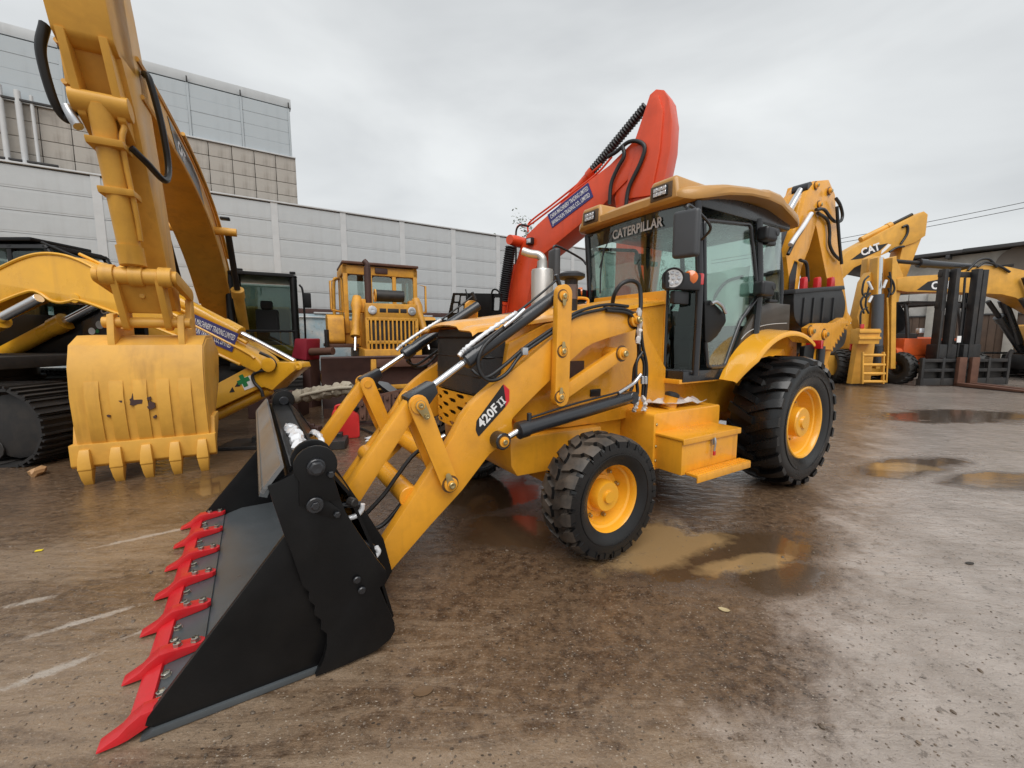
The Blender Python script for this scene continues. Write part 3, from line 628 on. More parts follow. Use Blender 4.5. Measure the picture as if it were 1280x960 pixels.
# ---- hood, grille, bumper
def hood():
    def ztop(u): return 1.560+(u+.70)*.140
    rows = []
    for u in (-.70, -.66, -.5, -.2, .2, .6, 1.0, 1.30):
        z = ztop(u) - (.02 if u < -.68 else 0); hw = .50-.02*(u+.7)
        r = []
        for q, dz in ((-1.0, -.035), (-.985, -.016), (-.94, -.006), (-.72, .0), (-.60, .004), (-.52, .028), (-.25, .042), (0, .046), (.25, .042), (.52, .028), (.60, .004), (.72, 0), (.94, -.006), (.985, -.016), (1.0, -.035)):
            r.append((u, WC+q*hw, z+dz))
        rows.append(r)
    h = sheet('hood', rows, -.012, YEL, LD)
    for k, (px, py) in enumerate(((645, 380),)):
        tube('lift_handle', [(.55, WC-.07, 1.78), (.55, WC-.07, 1.84), (.62, WC-.05, 1.86), (.70, WC-.07, 1.85), (.70, WC-.07, 1.79)], .014, YEL, h)
    # dark mesh nose and the slotted bumper
    GM = surf('grille_mesh', (.018, .018, .019), .45, var=.2, bstr=.9, fine=230)
    prof = [(-.38, .66), (-.50, .665), (-.575, .71), (-.60, .80), (-.605, WC), (-.60, mir(.80)), (-.575, mir(.71)), (-.50, mir(.665)), (-.38, mir(.66))]
    g = sheet('grille', [[(p[0], p[1], 1.09) for p in prof], [(p[0]+.0, p[1], 1.3) for p in prof], [(p[0]+.015, p[1], 1.565) for p in prof]], -.012, GM, LD)
    for zz in (1.10, 1.22, 1.36, 1.50): tube('grille_bar', [(p[0]-.006, p[1]+(-.005 if p[1] < WC else .005), zz) for p in prof], .007, BLACKP, g, 6, 2)
    box('radiator_core', (-.34, WC, 1.3), (.3, .84, .5), STEEL_DK, LD)
    # bumper with oval slots: a bent plate made of ring-shaped cells
    bm = bmesh.new(); path = [(-.36, .67), (-.50, .672), (-.585, .72), (-.612, .82), (-.62, .97), (-.62, mir(.97)), (-.612, mir(.82)), (-.585, mir(.72)), (-.50, mir(.672)), (-.36, mir(.67))]
    cum = [0]
    for i in range(1, len(path)): cum.append(cum[-1]+math.dist(path[i], path[i-1]))
    def at(sv):
        for i in range(1, len(path)):
            if sv <= cum[i]+1e-9:
                t = (sv-cum[i-1])/(cum[i]-cum[i-1]); return (path[i-1][0]*(1-t)+path[i][0]*t, path[i-1][1]*(1-t)+path[i][1]*t)
        return path[-1]
    ncol, nrow, z0, z1 = 9, 6, .80, 1.08; cw = cum[-1]/ncol; chh = (z1-z0)/nrow
    for c in range(ncol):
        for r in range(nrow):
            hole = (c+r) % 2 == 0 and 0 < c < ncol-1 and r < 6
            s0, s1, a, b = c*cw, (c+1)*cw, z0+r*chh, z0+(r+1)*chh
            q = [(s0+(s1-s0)*k/4, a) for k in range(4)]+[(s1, a+(b-a)*k/4) for k in range(4)]+[(s1-(s1-s0)*k/4, b) for k in range(4)]+[(s0, b-(b-a)*k/4) for k in range(4)]
            vo = [bm.verts.new((*at(p[0]), p[1])) for p in q]
            if not hole: bm.faces.new(vo)
            else:
                mx, mz = (s0+s1)/2, (a+b)/2; vi = []
                for p in q:
                    dx, dz = p[0]-mx, p[1]-mz; ang = math.atan2(dz/(b-a), dx/(s1-s0)); vi.append(bm.verts.new((*at(mx+math.copysign(abs(math.cos(ang))**.7, math.cos(ang))*(s1-s0)*.47), mz+math.copysign(abs(math.sin(ang))**.7, math.sin(ang))*(b-a)*.34)))
                for k in range(16): bm.faces.new((vo[k], vo[(k+1) % 16], vi[(k+1) % 16], vi[k]))
    bmesh.ops.remove_doubles(bm, verts=bm.verts, dist=.0008); bmesh.ops.recalc_face_normals(bm, faces=bm.faces); bmesh.ops.solidify(bm, geom=bm.faces[:], thickness=-.012)
    link('bumper', fin(bm, 'bumper', 35), YEL, LD)
    box('bumper_backing', (-.40, WC, .94), (.34, .80, .26), STEEL_DK, LD)
    # exhaust and air pre-cleaner
    e = lathe('exhaust', (.30, 1.20, 1.66), (0, 0, 1), [(0, .098), (.43, .098), (.445, .093), (.445, .05), (.47, .045), (.52, .045)], ALU, LD, 28)
    tube('exhaust_pipe', [(.30, 1.20, 2.16), (.30, 1.20, 2.20), (.275, 1.23, 2.235), (.22, 1.28, 2.25), (.17, 1.325, 2.275)], .036, ALU, e, 14)
    p = lathe('air_precleaner', (.36, .87, 1.7), (0, 0, 1), [(0, .055), (.27, .055), (.28, .06), (.285, .095), (.30, .115), (.325, .115), (.345, .07), (.352, .02), (.352, .001)], PLASTIC, LD, 28)
    lathe('cleaner_body', (.36, .87, 1.82), (0, 0, 1), [(0, .058), (.12, .058)], surf('bowl_brown', (.12, .07, .05), .15, coat=.6), p, 20)
    # hood latch pins of the far side, seen over the hood
    def far(): pass
hood()
# ---- loader arms, levers, cylinders
ARM = [(467, 700), (473, 688), (508, 634), (544, 580), (566, 546), (578, 523), (590, 506), (602, 494), (618, 480), (640, 464), (668, 442), (694, 420), (706, 405), (720, 396), (737, 389), (760, 387), (793, 389), (800, 394), (802, 402), (798, 410), (790, 414), (759, 423), (742, 429), (730, 436), (700, 464), (676, 487), (655, 508), (640, 524), (641, 545), (634, 557), (622, 560), (612, 568), (578, 613), (538, 657), (487, 716), (477, 724), (467, 716)]
def loader_arm(wf, s):
    a, b = sorted((wf(.45), wf(.53)))
    arm = prism('loader_arm', ngon_round(spx(ARM, .45), .02, 2), a, b, YEL, LD, bevel=.007)
    for (px, py) in ((792, 400),): u, z = S(px, py, .45); pin('pivot_pin', u, z, wf(.45), arm, .055, .055, side=s)
    u, z = S(560, 603, .42); kn = S(521, 505, .42)
    # lever (two plates) from knee to arm and push link from knee to bucket
    for (w0, w1) in ((.385, .405), (.575, .595)):
        p, q = sorted((wf(w0), wf(w1))); lv = prism('dump_lever', capsule((kn[0], kn[1]), (u, z), .058, .052), p, q, YEL, LD, bevel=.004)
    pin('lever_pin', u, z, wf(.385), lv, .042, .03, side=s)
    for dz, r_ in ((0, .017), (.055, .012)): pass
    e = S(420, 638, .52); p, q = sorted((wf(.44), wf(.535)))
    prism('push_link', [(kn[0]-.02, kn[1]+.055), (kn[0]+.045, kn[1]-.01), (e[0]+.05, e[1]-.04), (e[0]-.03, e[1]+.04)], p, q, YEL, LD, bevel=.012)
    k = lathe('knee_pin', (kn[0], wf(.383), kn[1]), (0, s, 0), [(-.22, .03), (0, .05), (.014, .05), (.016, .026), (.032, .026), (.034, .02), (.03, .001)], YEL, LD, 20)
    prism('keeper_plate', capsule((kn[0], kn[1]), (kn[0]+.035, kn[1]-.065), .03, .02), *sorted((wf(.352), wf(.357))), BRASS, k, bevel=.001)
    for du, dz_ in ((0, 0), (.035, -.065)): lathe('keeper_bolt', (kn[0]+du, wf(.352), kn[1]+dz_), (0, s, 0), [(0, .016), (.012, .015), (.013, .008), (.009, .001)], BRASS, k, 8)
    prism('keeper_plate', capsule((u, z), (u-.02, z+.06), .026, .016), *sorted((wf(.366), wf(.371))), BRASS, lv, bevel=.001)
    # lower bucket hinge pin
    h = S(469, 719, .45); pin('hinge_pin', h[0], h[1], wf(.45), arm, .04, .04, side=s)
    # upright link and lower link of the levelling linkage
    t = S(704, 367, .40); b_ = S(700, 497, .40); p, q = sorted((wf(.375), wf(.43)))
    ul = prism('levelling_link', capsule(t, b_, .062, .062), p, q, YEL, LD, bevel=.006)
    for (px, py) in ((704, 370), (703, 439), (700, 496)):
        uu, zz = S(px, py, .375); pin('link_pin', uu, zz, wf(.375), ul, .036, .02, side=s); prism('keeper_plate', capsule((uu, zz), (uu, zz+.055 if py > 380 else zz-.055), .02, .012), *sorted((wf(.358), wf(.364))), BRASS, ul, bevel=.001)
    c = S(779, 442, .42); p, q = sorted((wf(.435), wf(.485)))
    ll = prism('tie_link', capsule(S(701, 496, .42), c, .05, .05), p, q, YEL, LD, bevel=.006); pin('link_pin', c[0], c[1], wf(.435), ll, .05, .04, side=s)
    # tilt cylinder
    p0 = S(699, 367, .49); p1 = S(580, 453, .49); p2 = S(533, 488, .49); w = wf(.49)
    A_ = Vector((p0[0], w, p0[1])); B_ = Vector((p1[0], w, p1[1])); C_ = Vector((p2[0], w, p2[1]))
    d = (B_-A_).normalized(); L = (B_-A_).length
    cy = lathe('tilt_cylinder', A_, d, [(0, .030), (.01, .046), (L-.10, .046), (L-.10, .055), (L-.012, .055), (L, .045)], CYLB, LD, 24)
    cyl('piston_rod', B_-d*.02, C_, .021, CHROME, cy)
    K = Vector((kn[0], w, kn[1])); dv = (K-C_).normalized()
    prism('rod_clevis', [(p2[0]+.03, p2[1]+.055), (p2[0]+.05, p2[1]-.01), (kn[0]+.05, kn[1]-.05), (kn[0]-.045, kn[1]-.03), (kn[0]-.05, kn[1]+.04), (kn[0]-.01, kn[1]+.06)], *sorted((wf(.42), wf(.565))), BLACKP2, cy, bevel=.012)
    # steel supply pipe, fittings and wrapped clamp on top of the barrel
    up = Vector((-d.z, 0, d.x)); up = up if up.z > 0 else -up; o = Vector((0, s*.03, 0))
    P = lambda f_, h_: A_+d*(L*f_)+up*h_+o
    tube('supply_pipe', [P(.0, .10), P(.18, .085), P(.42, .075), P(.55, .07)], .008, HOSE, cy)
    cyl('pipe_fitting', P(-.01, .05), P(-.02, .135), .016, BLACKP2, cy)
    tube('wrapped_fitting', [P(.45, .075), P(.55, .078), P(.75, .082), P(.95, .075), P(1.02, .062)], .022, FOIL, cy, 10, rfun=lambda i: .010+.008*math.sin(i*1.7)**2)
    tube('wrapped_fitting', [P(.40, .07)+o, P(.5, .06)+o, P(.62, .055)+o], .012, ZINC, cy, 10)
    # hose loop below the barrel, running back over the arm
    q = lambda px, py, w_: (lambda t_: (t_[0], wf(w_), t_[1]))(S(px, py, w_))
    tube('hydraulic_hose', [q(640, 402, .46), q(612, 425, .44), q(601, 440, .43), q(598, 458, .43), q(606, 473, .42), q(619, 475, .42), q(634, 466, .42), q(648, 447, .43), q(658, 438, .44), q(690, 416, .44), q(720, 395, .44), q(755, 386, .44)], .0125, HOSE, arm, 8)
    tube('hydraulic_hose', [q(590, 462, .46), q(597, 468, .44), q(610, 471, .43), q(630, 457, .43), q(646, 443, .44), q(657, 434, .45), q(692, 410, .45), q(722, 390, .45), q(757, 381, .45), q(785, 383, .45)], .0125, HOSE, arm, 8)
    u1, z1 = S(655, 439, .43); box('hose_clamp', (u1, wf(.425), z1), (.045, .03, .05), ZINC, arm, bevel=.006)
    # lift cylinder
    e0 = S(627, 551, .39); e1 = S(646, 539, .39); e2 = S(786, 497, .39); w = wf(.39)
    A_ = Vector((e2[0], w, e2[1])); B_ = Vector((e1[0], w, e1[1])); d = (B_-A_).normalized(); L = (B_-A_).length
    cy = lathe('lift_cylinder', A_, d, [(-.05, .02), (-.045, .04), (0, .046), (.01, .05), (L-.08, .05), (L-.08, .058), (L-.01, .058), (L, .04)], CYLB, LD, 24)
    E_ = Vector((e0[0], w, e0[1])); cyl('piston_rod', B_-d*.01, E_, .022, CHROME, cy)
    ey = lathe('rod_eye', (e0[0], wf(.36), e0[1]), (0, -s, 0), [(0, .05), (.006, .056), (.09, .056), (.096, .05)], BLACKP2, cy, 20)
    pin('eye_pin', e0[0], e0[1], wf(.36), ey, .034, .018, side=s)
    lathe('base_eye', (e2[0]+.02, wf(.345), e2[1]), (0, -s, 0), [(0, .045), (.006, .05), (.09, .05), (.096, .045)], BLACKP2, cy, 20)
    o = Vector((0, s*.0, .07))
    tube('supply_pipe', [A_+d*.06+o, A_+d*.2+Vector((0, 0, .068)), A_+d*(L*.55)+Vector((0, 0, .075)), A_+d*(L-.1)+Vector((0, 0, .065))], .008, HOSE, cy)
    cyl('pipe_fitting', A_+d*(L-.1)+Vector((0, 0, .03)), A_+d*(L-.1)+Vector((0, 0, .10)), .017, BLACKP2, cy)
    tube('pipe_fitting', [A_+d*.12+Vector((0, 0, .06)), A_+d*.02+Vector((0, 0, .085)), A_-d*.06+Vector((0, 0, .11)), A_-d*.13+Vector((0, 0, .16))], .016, ZINC, cy, 10)
both(loader_arm)
def cross_tubes():
    u, z = S(512, 621, .53); cyl('cross_tube', (u, .52, z), (u, mir(.52), z), .066, YEL, LD, 28)
    u, z = S(566, 588, .53); cyl('cross_tube', (u, .52, z), (u, mir(.52), z), .07, YEL, LD, 28)
    # two bucket hoses hanging between the arms
    for (w, l) in ((.66, ((556, 545), (520, 566), (497, 594), (480, 618), (455, 645), (440, 662))), (.60, ((561, 560), (537, 590), (515, 612), (497, 636), (477, 657), (458, 662)))):
        pts = [(lambda t_: (t_[0], w, t_[1]))(S(px, py, w)) for px, py in l]; h = tube('bucket_hose', pts, .014, HOSE, LD)
        cyl('hose_end', Vector(pts[0])+(Vector(pts[0])-Vector(pts[1]))*.02, Vector(pts[0]).lerp(Vector(pts[1]), .5), .018, ZINC, h)
cross_tubes()
def arm_decal():
    w = .4475; P = lambda px, py: S(px, py, .45)
    d = prism('model_decal', ngon_round([P(594.5, 538), P(595.5, 526), P(629, 480), P(631.5, 496), P(632, 508), P(598, 546)], .01, 2), w, .4505, BLKPR, LD, bevel=0)
    prism('decal_band', ngon_round([P(629, 480), P(636.5, 487), P(636.5, 501), P(631.5, 509), P(632, 500)], .004, 2), w-.0003, .4505, REDPR, d, bevel=0)
    a = P(602, 535.5); b = P(624, 511.5); xd = Vector((b[0]-a[0], 0, b[1]-a[1])); c = P(598, 528); yd = Vector((c[0]-a[0], 0, c[1]-a[1]))
    L = xd.length
    o = lettering('decal_lettering', '420F', (a[0], w-.001, a[1]), xd, yd, .088, WHITE, d, bold=.0022, extrude=.0004)
    wx = max(v.co.dot(xd.normalized()) for v in o.data.vertices)-min(v.co.dot(xd.normalized()) for v in o.data.vertices)
    a = P(625.5, 509.5); X = xd.normalized(); Y = (yd-X*yd.dot(X)).normalized()
    for k in range(2):
        q = Vector((a[0], 0, a[1]))+X*(.014+.030*k); ver = []; fc = []
        for (x0, x1, y0, y1) in ((-.005, .005, 0, .05), (-.012, .012, -.002, .006), (-.012, .012, .044, .052)):
            n_ = len(ver); ver += [tuple(q+X*x+Y*y+Vector((0, w-.001, 0))) for x, y in ((x0, y0), (x1, y0), (x1, y1), (x0, y1))]; fc.append((n_, n_+1, n_+2, n_+3))
        meshobj('decal_lettering', ver, fc, WHITE, d)
arm_decal()
# ---- front bucket
def bucket():
    wr, wc = .005, .045
    back = zfloor(spx([(334, 607), (378, 586), (395, 569), (408, 572), (416, 600), (432, 640), (450, 668), (470, 697), (482, 712), (482, 726), (474, 733), (484, 757), (492, 776), (493, 786), (487, 797), (470, 811), (430, 832), (394, 848), (404, 822), (408, 806), (408, 790), (400, 784), (401, 773), (392, 766), (393, 755), (385, 748), (386, 738), (378, 731), (364, 690), (355, 668)], .02))
    P = prism('bucket', back, wr, wr+.035, BLACKP, LD, bevel=.004)
    prism('bucket_side', [(2*0+p[0], p[1]) for p in back], mir(wr)-.035, mir(wr), BLACKP, P, bevel=.004)
    front = zfloor(spx([(181, 908), (184, 898), (356, 670), (372, 700), (385, 735), (405, 780), (412, 810), (396, 846), (300, 880), (200, 912)], wc), .02)
    for (a, b) in ((wc, wc+.03), (mir(wc)-.03, mir(wc))):
        prism('clam_side', front, a, b, BLACKP, P, bevel=.003)
        # lower wear runner along the side
        f0 = front[0]; f1 = front[-3]
        prism('wear_runner', [(f0[0]-.02, .004), (f1[0]+.1, .004), (f1[0]+.1, .032), (f0[0]+.02, .035)], a-.012, b+.012, STEELG, P, bevel=.006)
    # floor, fold, back wall, top lip: one bent plate each
    a, b = wc+.03, mir(wc)-.03
    def strip(name, prof, m, th=.014, parent=P): return sheet(name, [[(u, w, z) for u, z in prof] for w in (a, (a+b)/2, b)], th, m, parent)
    strip('cutting_plate', [(-2.405, .026), (-2.365, .045), (-2.215, .064)], STEELG)
    strip('floor_plate', [(-2.214, .054), (-2.095, .086), (-1.90, .085), (-1.75, .10), (-1.66, .17), (-1.62, .30)], STEELG)
    strip('back_wall', [(-1.62, .30), (-1.60, .45), (-1.62, .62), (-1.70, .78), (-1.80, .90), (-1.84, .94)], BLACKP)
    strip('outer_shell', [(-2.30, .012), (-1.62, .012), (-1.46, .05), (-1.42, .12), (-1.46, .3), (-1.50, .5), (-1.60, .8), (-1.70, .95)], BLACKP)
    # light grey top lip
    a2, b2 = wr+.0, mir(wr)
    sheet('top_lip', [[(u, w, z) for u, z in ((-1.948, .885), (-1.91, .935), (-1.87, .985))] for w in (a2+.01, WC, b2-.01)], .016, LIPG, P)
    sheet('lip_edge', [[(u, w, z) for u, z in ((-1.952, .87), (-1.94, .90))] for w in (a2+.01, WC, b2-.01)], .03, STEELG, P)
    box('beam', (-1.77, WC, .885), (.15, b2-a2-.1, .10), BLACKP, P, bevel=.02)
    # round ears with pins
    for wf, s in ((lambda w: w, -1), (mir, 1)):
        eu, ez = S(394, 581, .0); 
        ear = prism('ear', circ((eu, ez), .085, -40, 220, 16)+[(eu-.07, ez-.16), (eu+.09, ez-.16)], *sorted((wf(-.02), wf(.0))), BLACKP, P, bevel=.004)
        prism('ear', circ((eu, ez), .085, -40, 220, 16)+[(eu-.07, ez-.16), (eu+.09, ez-.16)], *sorted((wf(.10), wf(.125))), BLACKP, P, bevel=.004)
        cyl('clam_pin', (eu, wf(-.05), ez), (eu, wf(.16), ez), .036, BLACKP2, P, 18)
        lathe('pin_head', (eu, wf(-.05), ez), (0, s, 0), [(0, .03), (.01, .03), (.014, .022), (.012, .001)], BLACKP2, P, 6)
        cyl('keeper_bolt', (eu+.055, wf(.0), ez-.045), (eu+.055, wf(-.035), ez-.045), .016, BLACKP2, P, 6)
        e2 = S(393, 629, .0); pl = prism('pin_plate', capsule((e2[0], e2[1]), (e2[0]+.085, e2[1]-.065), .04, .022), *sorted((wf(-.006), wf(.005))), BLACKP, P, bevel=.003)
        cyl('pin_head', (e2[0], wf(-.004), e2[1]), (e2[0], wf(-.035), e2[1]), .034, BLACKP2, P, 18); cyl('pin_head', (e2[0], wf(-.034), e2[1]), (e2[0], wf(-.045), e2[1]), .018, BLACKP2, P, 6)
        cyl('keeper_bolt', (e2[0]+.085, wf(-.004), e2[1]-.065), (e2[0]+.085, wf(-.025), e2[1]-.065), .015, BLACKP2, P, 6)
        for (px, py) in ((446, 724), (452, 737)):
            u, z = S(px, py, .0); cyl('keeper_bolt', (u, wf(.0), z), (u, wf(-.015), z), .017, BLACKP2, P, 16)
        # clam cylinder behind and wrapped fittings
        hu, hz = S(469, 720, .05); prism('hinge_ear', circ((hu, hz), .055, -90, 90, 10)+[(hu-.12, hz+.10), (hu-.12, hz-.06)], *sorted((wf(.36), wf(.385))), BLACKP, P, bevel=.004)
        prism('hinge_ear', circ((hu+.1, hz-.1), .06, -90, 90, 10)+[(hu-.12, hz+.10), (hu-.12, hz-.16)], *sorted((wf(.56), wf(.585))), BLACKP, P, bevel=.004)
        prism('stiffener', [(-1.66, .93), (-1.50, .62), (-1.40, .42), (-1.36, .22), (-1.44, .10), (-1.52, .5)], *sorted((wf(.30), wf(.325))), BLACKP, P, bevel=.004)
        for (o0, o1, o2) in (((438, 629), (447, 628), (452, 632)), ((452, 688), (466, 686), (472, 692))):
            u0, z0 = S(*o0, .03); cyl('cylinder_port', (u0, wf(.06), z0), (u0+.02, wf(.02), z0), .02, STEEL_DK, P, 10)
    # white wrapped cylinder fittings on the beam, silver elbows on the back
    q = lambda px, py, w: (lambda t: Vector((t[0], w, t[1])))(S(px, py, w))
    def crumple(name, pts, r, seed):
        rnd = random.Random(seed); bm = bmesh.new(); tube_bm(bm, spline(pts, 7), r, 12, lambda i: r*(.75+.35*abs(math.sin(i*.9))))
        for v in bm.verts: v.co += Vector((rnd.uniform(-1, 1), rnd.uniform(-1, 1), rnd.uniform(-1, 1)))*r*.22
        link(name, fin(bm, name, 25), FOIL, P)
    crumple('wrapped_cylinder', [(-1.76, .16, .935), (-1.77, .4, .94), (-1.76, .65, .95), (-1.765, .9, .94), (-1.77, 1.1, .925)], .034, 2)
    crumple('wrapped_hose', [(-1.68, .25, .93), (-1.665, .45, .98), (-1.67, .65, .97), (-1.66, .85, .93), (-1.66, 1.0, .88)], .014, 3)
    for l in (((436, 648), (446, 644), (452, 637), (453, 630)), ((457, 700), (467, 697), (473, 690), (470, 684))):
        o = tube('silver_elbow', [q(px, py, .09) for px, py in l], .013, FOIL, P, 10)
    for l in (((420, 632), (436, 631), (450, 630)), ((432, 660), (450, 675), (466, 684))): tube('back_pipe', [q(px, py, .09) for px, py in l], .014, BLACKP2, P, 10)
    # red cutting edge, teeth and bolts
    bm = bmesh.new()
    e = [(-2.435, .018), (-2.405, .022), (-2.355, .048), (-2.362, .060), (-2.415, .040)]
    prism_bm(bm, e, .075, mir(.075)); link('cutting_edge', fin(bm, 'cutting_edge', 40, .002), RED, P)
    bm = bmesh.new()
    # tooth: chisel point, wedge body, long shank with a round end, built along -x at y = 0
    st = [(-2.503, .034, .010, .016), (-2.44, .036, .014, .047), (-2.415, .038, .02, .072), (-2.375, .037, .035, .098), (-2.34, .036, .050, .100), (-2.25, .036, .064, .095), (-2.225, .030, .066, .093), (-2.21, .014, .068, .092)]
    rings_bm(bm, [[Vector((x, -w, z0)), Vector((x, w, z0)), Vector((x, w*.92, z1)), Vector((x, -w*.92, z1))] for x, w, z0, z1 in st])
    tm = fin(bm, 'tooth', 25, .003); tm.materials.append(RED)
    bm = bmesh.new(); lathe_bm(bm, (0, 0, 0), (0, 0, 1), [(0, .021), (.004, .021), (.004, .017), (.018, .017), (.020, .013), (.013, .012), (.013, .001)], 6); bmm = fin(bm, 'bolt', 30); bmm.materials.append(surf('bolt_steel', (.40, .38, .33), .3, metal=.9, var=.3))
    for k in range(7):
        w = .085+.3417*k; o = link('tooth', tm, None, P, Matrix.Translation((0, w, 0)))
        for u in (-2.312, -2.245): link('bolt', bmm, None, P, Matrix.Translation((u, w, .094)) @ Matrix.Rotation(random.uniform(0, 1), 4, 'Z'))
        if k < 6:
            for d in (.115, .225): link('bolt', bmm, None, P, Matrix.Translation((-2.338, w+d, .047)) @ Matrix.Rotation(random.uniform(0, 1), 4, 'Z') @ Matrix.Rotation(-.13, 4, 'Y'))
bucket()
# ---- cab
CABI = surf('cab_inside', (.035, .036, .038), .7, var=.2, bstr=.1)
def cab():
    wn = .41
    def P(px, py, w=wn): return S(px, py, w)
    cb = prism('cab', [(1.30, 1.10), (2.20, 1.10), (2.30, 1.45), (3.05, 1.50), (3.05, 1.58), (2.22, 1.56), (2.12, 1.20), (1.30, 1.20)], wn+.02, mir(wn+.02), BLACKP2, LD, bevel=.008)
    # firewall panel and scuttle
    prism('firewall', ngon_round([(.64, 1.16), (mir(.64), 1.16), (mir(.64), 1.93), (.64, 1.93)], .02, 3), 1.285, 1.315, YEL, LD, axis='x', bevel=.006)
    for z in (1.35, 1.7): cyl('rivet', (1.286, .80, z), (1.278, .80, z), .008, STEEL_DK, cb, 10)
    prism('cab_skirt', [(1.26, 1.085), (1.95, 1.085), (1.95, 1.125), (1.26, 1.125)], .44, mir(.44), YEL, LD, bevel=.006)
    zt = 2.66
    A0 = [(1.44, wn, 1.16), (1.44, wn, 1.95), (1.37, wn+.01, zt)]
    def pillar(name, pts, r, wf): 
        bm = bmesh.new(); tube_bm(bm, [(p[0], wf(p[1]), p[2]) for p in spline(pts, 5)], r, 8); return link(name, fin(bm, name, 50), BLACKP2, cb)
    for wf, s in ((lambda w: w, -1), (mir, 1)):
        pillar('front_pillar', A0, .034, wf)
        pillar('corner_post', [(1.31, .645, 1.18), (1.31, .645, 1.95)], .02, wf)
        pillar('middle_pillar', [(2.40, wn+.0, 1.52), (2.42, wn, 2.0), (2.36, wn+.02, zt)], .042, wf)
        pillar('rear_pillar', [(3.06, wn+.10, 1.52), (3.04, wn+.09, 2.1), (2.92, wn+.12, zt)], .03, wf)
        # angled lower corner window
        g = sheet('corner_window', [[(1.315, wf(.64), z), (1.37, wf(.52), z), (1.425, wf(.425), z)] for z in (1.19, 1.55, 1.94)], .006, GLASS_DK, cb)
        bm = bmesh.new(); tube_bm(bm, [(1.312, wf(.64), 1.19), (1.37, wf(.525), 1.19), (1.43, wf(.42), 1.19)], .022, 8); link('sill', fin(bm, 'sill', 50), BLACKP2, cb)
        # door: black frame with a rounded glass
        outer = [P(877, 468), P(868, 262), (2.30, 2.63), (2.40, 2.05), P(951, 375), P(938, 392), P(928, 408), P(916, 440), P(908, 466)]
        inner = ngon_round([P(884, 459), P(881, 420), P(880, 275), P(938, 281), P(944, 340), P(946, 372), P(925, 401), P(911, 440), P(905, 458)], .05, 4)
        dr = prism('door', inner, *sorted((wf(wn-.004), wf(wn+.002))), GLASS, cb, bevel=0)
        pts = [(p[0], wf(wn), p[1]) for p in inner]
        bm = bmesh.new(); q = pts+[pts[0]]
        tube_bm(bm, q, .021, 8); link('door_frame', fin(bm, 'door_frame', 60), BLACKP2, dr)
        hp = ngon_round([P(877, 378), P(884, 375), P(903, 393), P(904, 402), P(893, 420), P(884, 428), P(878, 428)], .02, 3)
        prism('lock_panel', hp, *sorted((wf(wn-.03), wf(wn-.005))), BLACKP, dr, bevel=.006)
        tube('door_handle', [(lambda t: (t[0], wf(wn-.055), t[1]))(P(px, py)) for px, py in ((882, 380), (888, 378), (895, 383), (900, 392))], .016, ZINC, dr, 8)
        # dark brown rear quarter panel with pale pin stripe
        qp = [P(911, 462), P(919, 443), P(930, 414), P(942, 394), P(955, 380), (2.70, 1.86), (3.08, 1.86), (3.10, 1.55), (2.7, 1.5), (2.2, 1.4), (1.95, 1.16)]
        qq = prism('quarter_panel', qp, *sorted((wf(wn-.002), wf(wn+.03))), BROWNP, cb, bevel=.004)
        st = [P(926, 424), P(935, 415), P(950, 408), P(966, 405), P(983, 404)]
        tube('pin_stripe', [(p[0], wf(wn-.0035), p[1]) for p in st], .004, GREYPR, qq, 6)
        # rear side window
        rw = ngon_round([(2.47, 1.86), (2.40, 2.60), (2.94, 2.62), (3.08, 1.9)], .03, 3)
        sheet('rear_side_window', [[(2.46, wf(wn+.01), z) if z < 2 else (2.40, wf(wn+.01), z), (2.75, wf(wn+.015), z), (3.06-(z-1.86)*.14, wf(wn+.08), z)] for z in (1.86, 2.24, 2.64)], .006, GLASS, cb)
        # worklight / hinge blocks on the middle pillar
        for (z, sc) in ((2.50, 1.0), (1.98, 1.1)):
            h = box('pillar_block', (2.38, wf(wn-.07), z), (.20*sc, .11, .13*sc), PLASTIC, cb, bevel=.03, seg=3)
            box('block_arm', (2.52, wf(wn-.02), z-.05), (.16, .06, .06), PLASTIC, h, bevel=.012)
            cyl('block_joint', (2.46, wf(wn-.13), z+.02), (2.46, wf(wn), z+.02), .035, PLASTIC, h, 14)
        for (u, z) in ((2.58, 1.87),): box('window_catch', (u, wf(wn-.05), z), (.16, .05, .03), PLASTIC, cb, bevel=.008)
        # mirror on its bracket
        mu, mz = S(861, 292, .22); mw = .24 if s < 0 else .30
        b1 = tube('mirror_bracket', [(1.40, wf(wn-.03), 2.34), (1.34, wf(mw+.03), 2.42), (mu+.02, wf(mw), mz+.22), (mu, wf(mw), mz+.12)], .012, BLACKP2, cb, 8)
        box('mirror_head', (mu, wf(mw), mz), (.075, .20, .36), PLASTG, cb, rot=Matrix.Rotation(s*-.25, 3, 'Z'), bevel=.03, seg=3)
        # head lamp and indicator
        lu, lz = S(841, 349, .45)
        lb = box('lamp_bar', (lu+.09, wf(.43), lz-.015), (.36, .07, .15), PLASTIC, cb, bevel=.03, rot=Matrix.Rotation(s*.30, 3, 'Z'))
        hl = lathe('head_lamp', (lu+.02, wf(.46), lz), (-.8, s*.6, 0), [(0, .06), (.03, .088), (.075, .092), (.08, .085), (.072, .074), (.07, .001)], PLASTIC, cb, 28)
        lathe('lamp_face', Vector((lu+.02, wf(.46), lz))+Vector((-.8, s*.6, 0))*.069, (-.8, s*.6, 0), [(0, .074), (.004, .073), (.006, .001)], WHITE, hl, 24)
        fx, fy, fz = frame_of((-.8, s*.6, 0)); c0 = Vector((lu+.02, wf(.46), lz))+fz*.071
        for k in range(8):
            rr = 0 if k == 7 else .046; c = c0+(fx*math.cos(k*2*math.pi/7)+fy*math.sin(k*2*math.pi/7))*rr
            lathe('lamp_lens', c, fz, [(0, .017), (.006, .015), (.008, .008), (.008, .001)], LENSW, hl, 12)
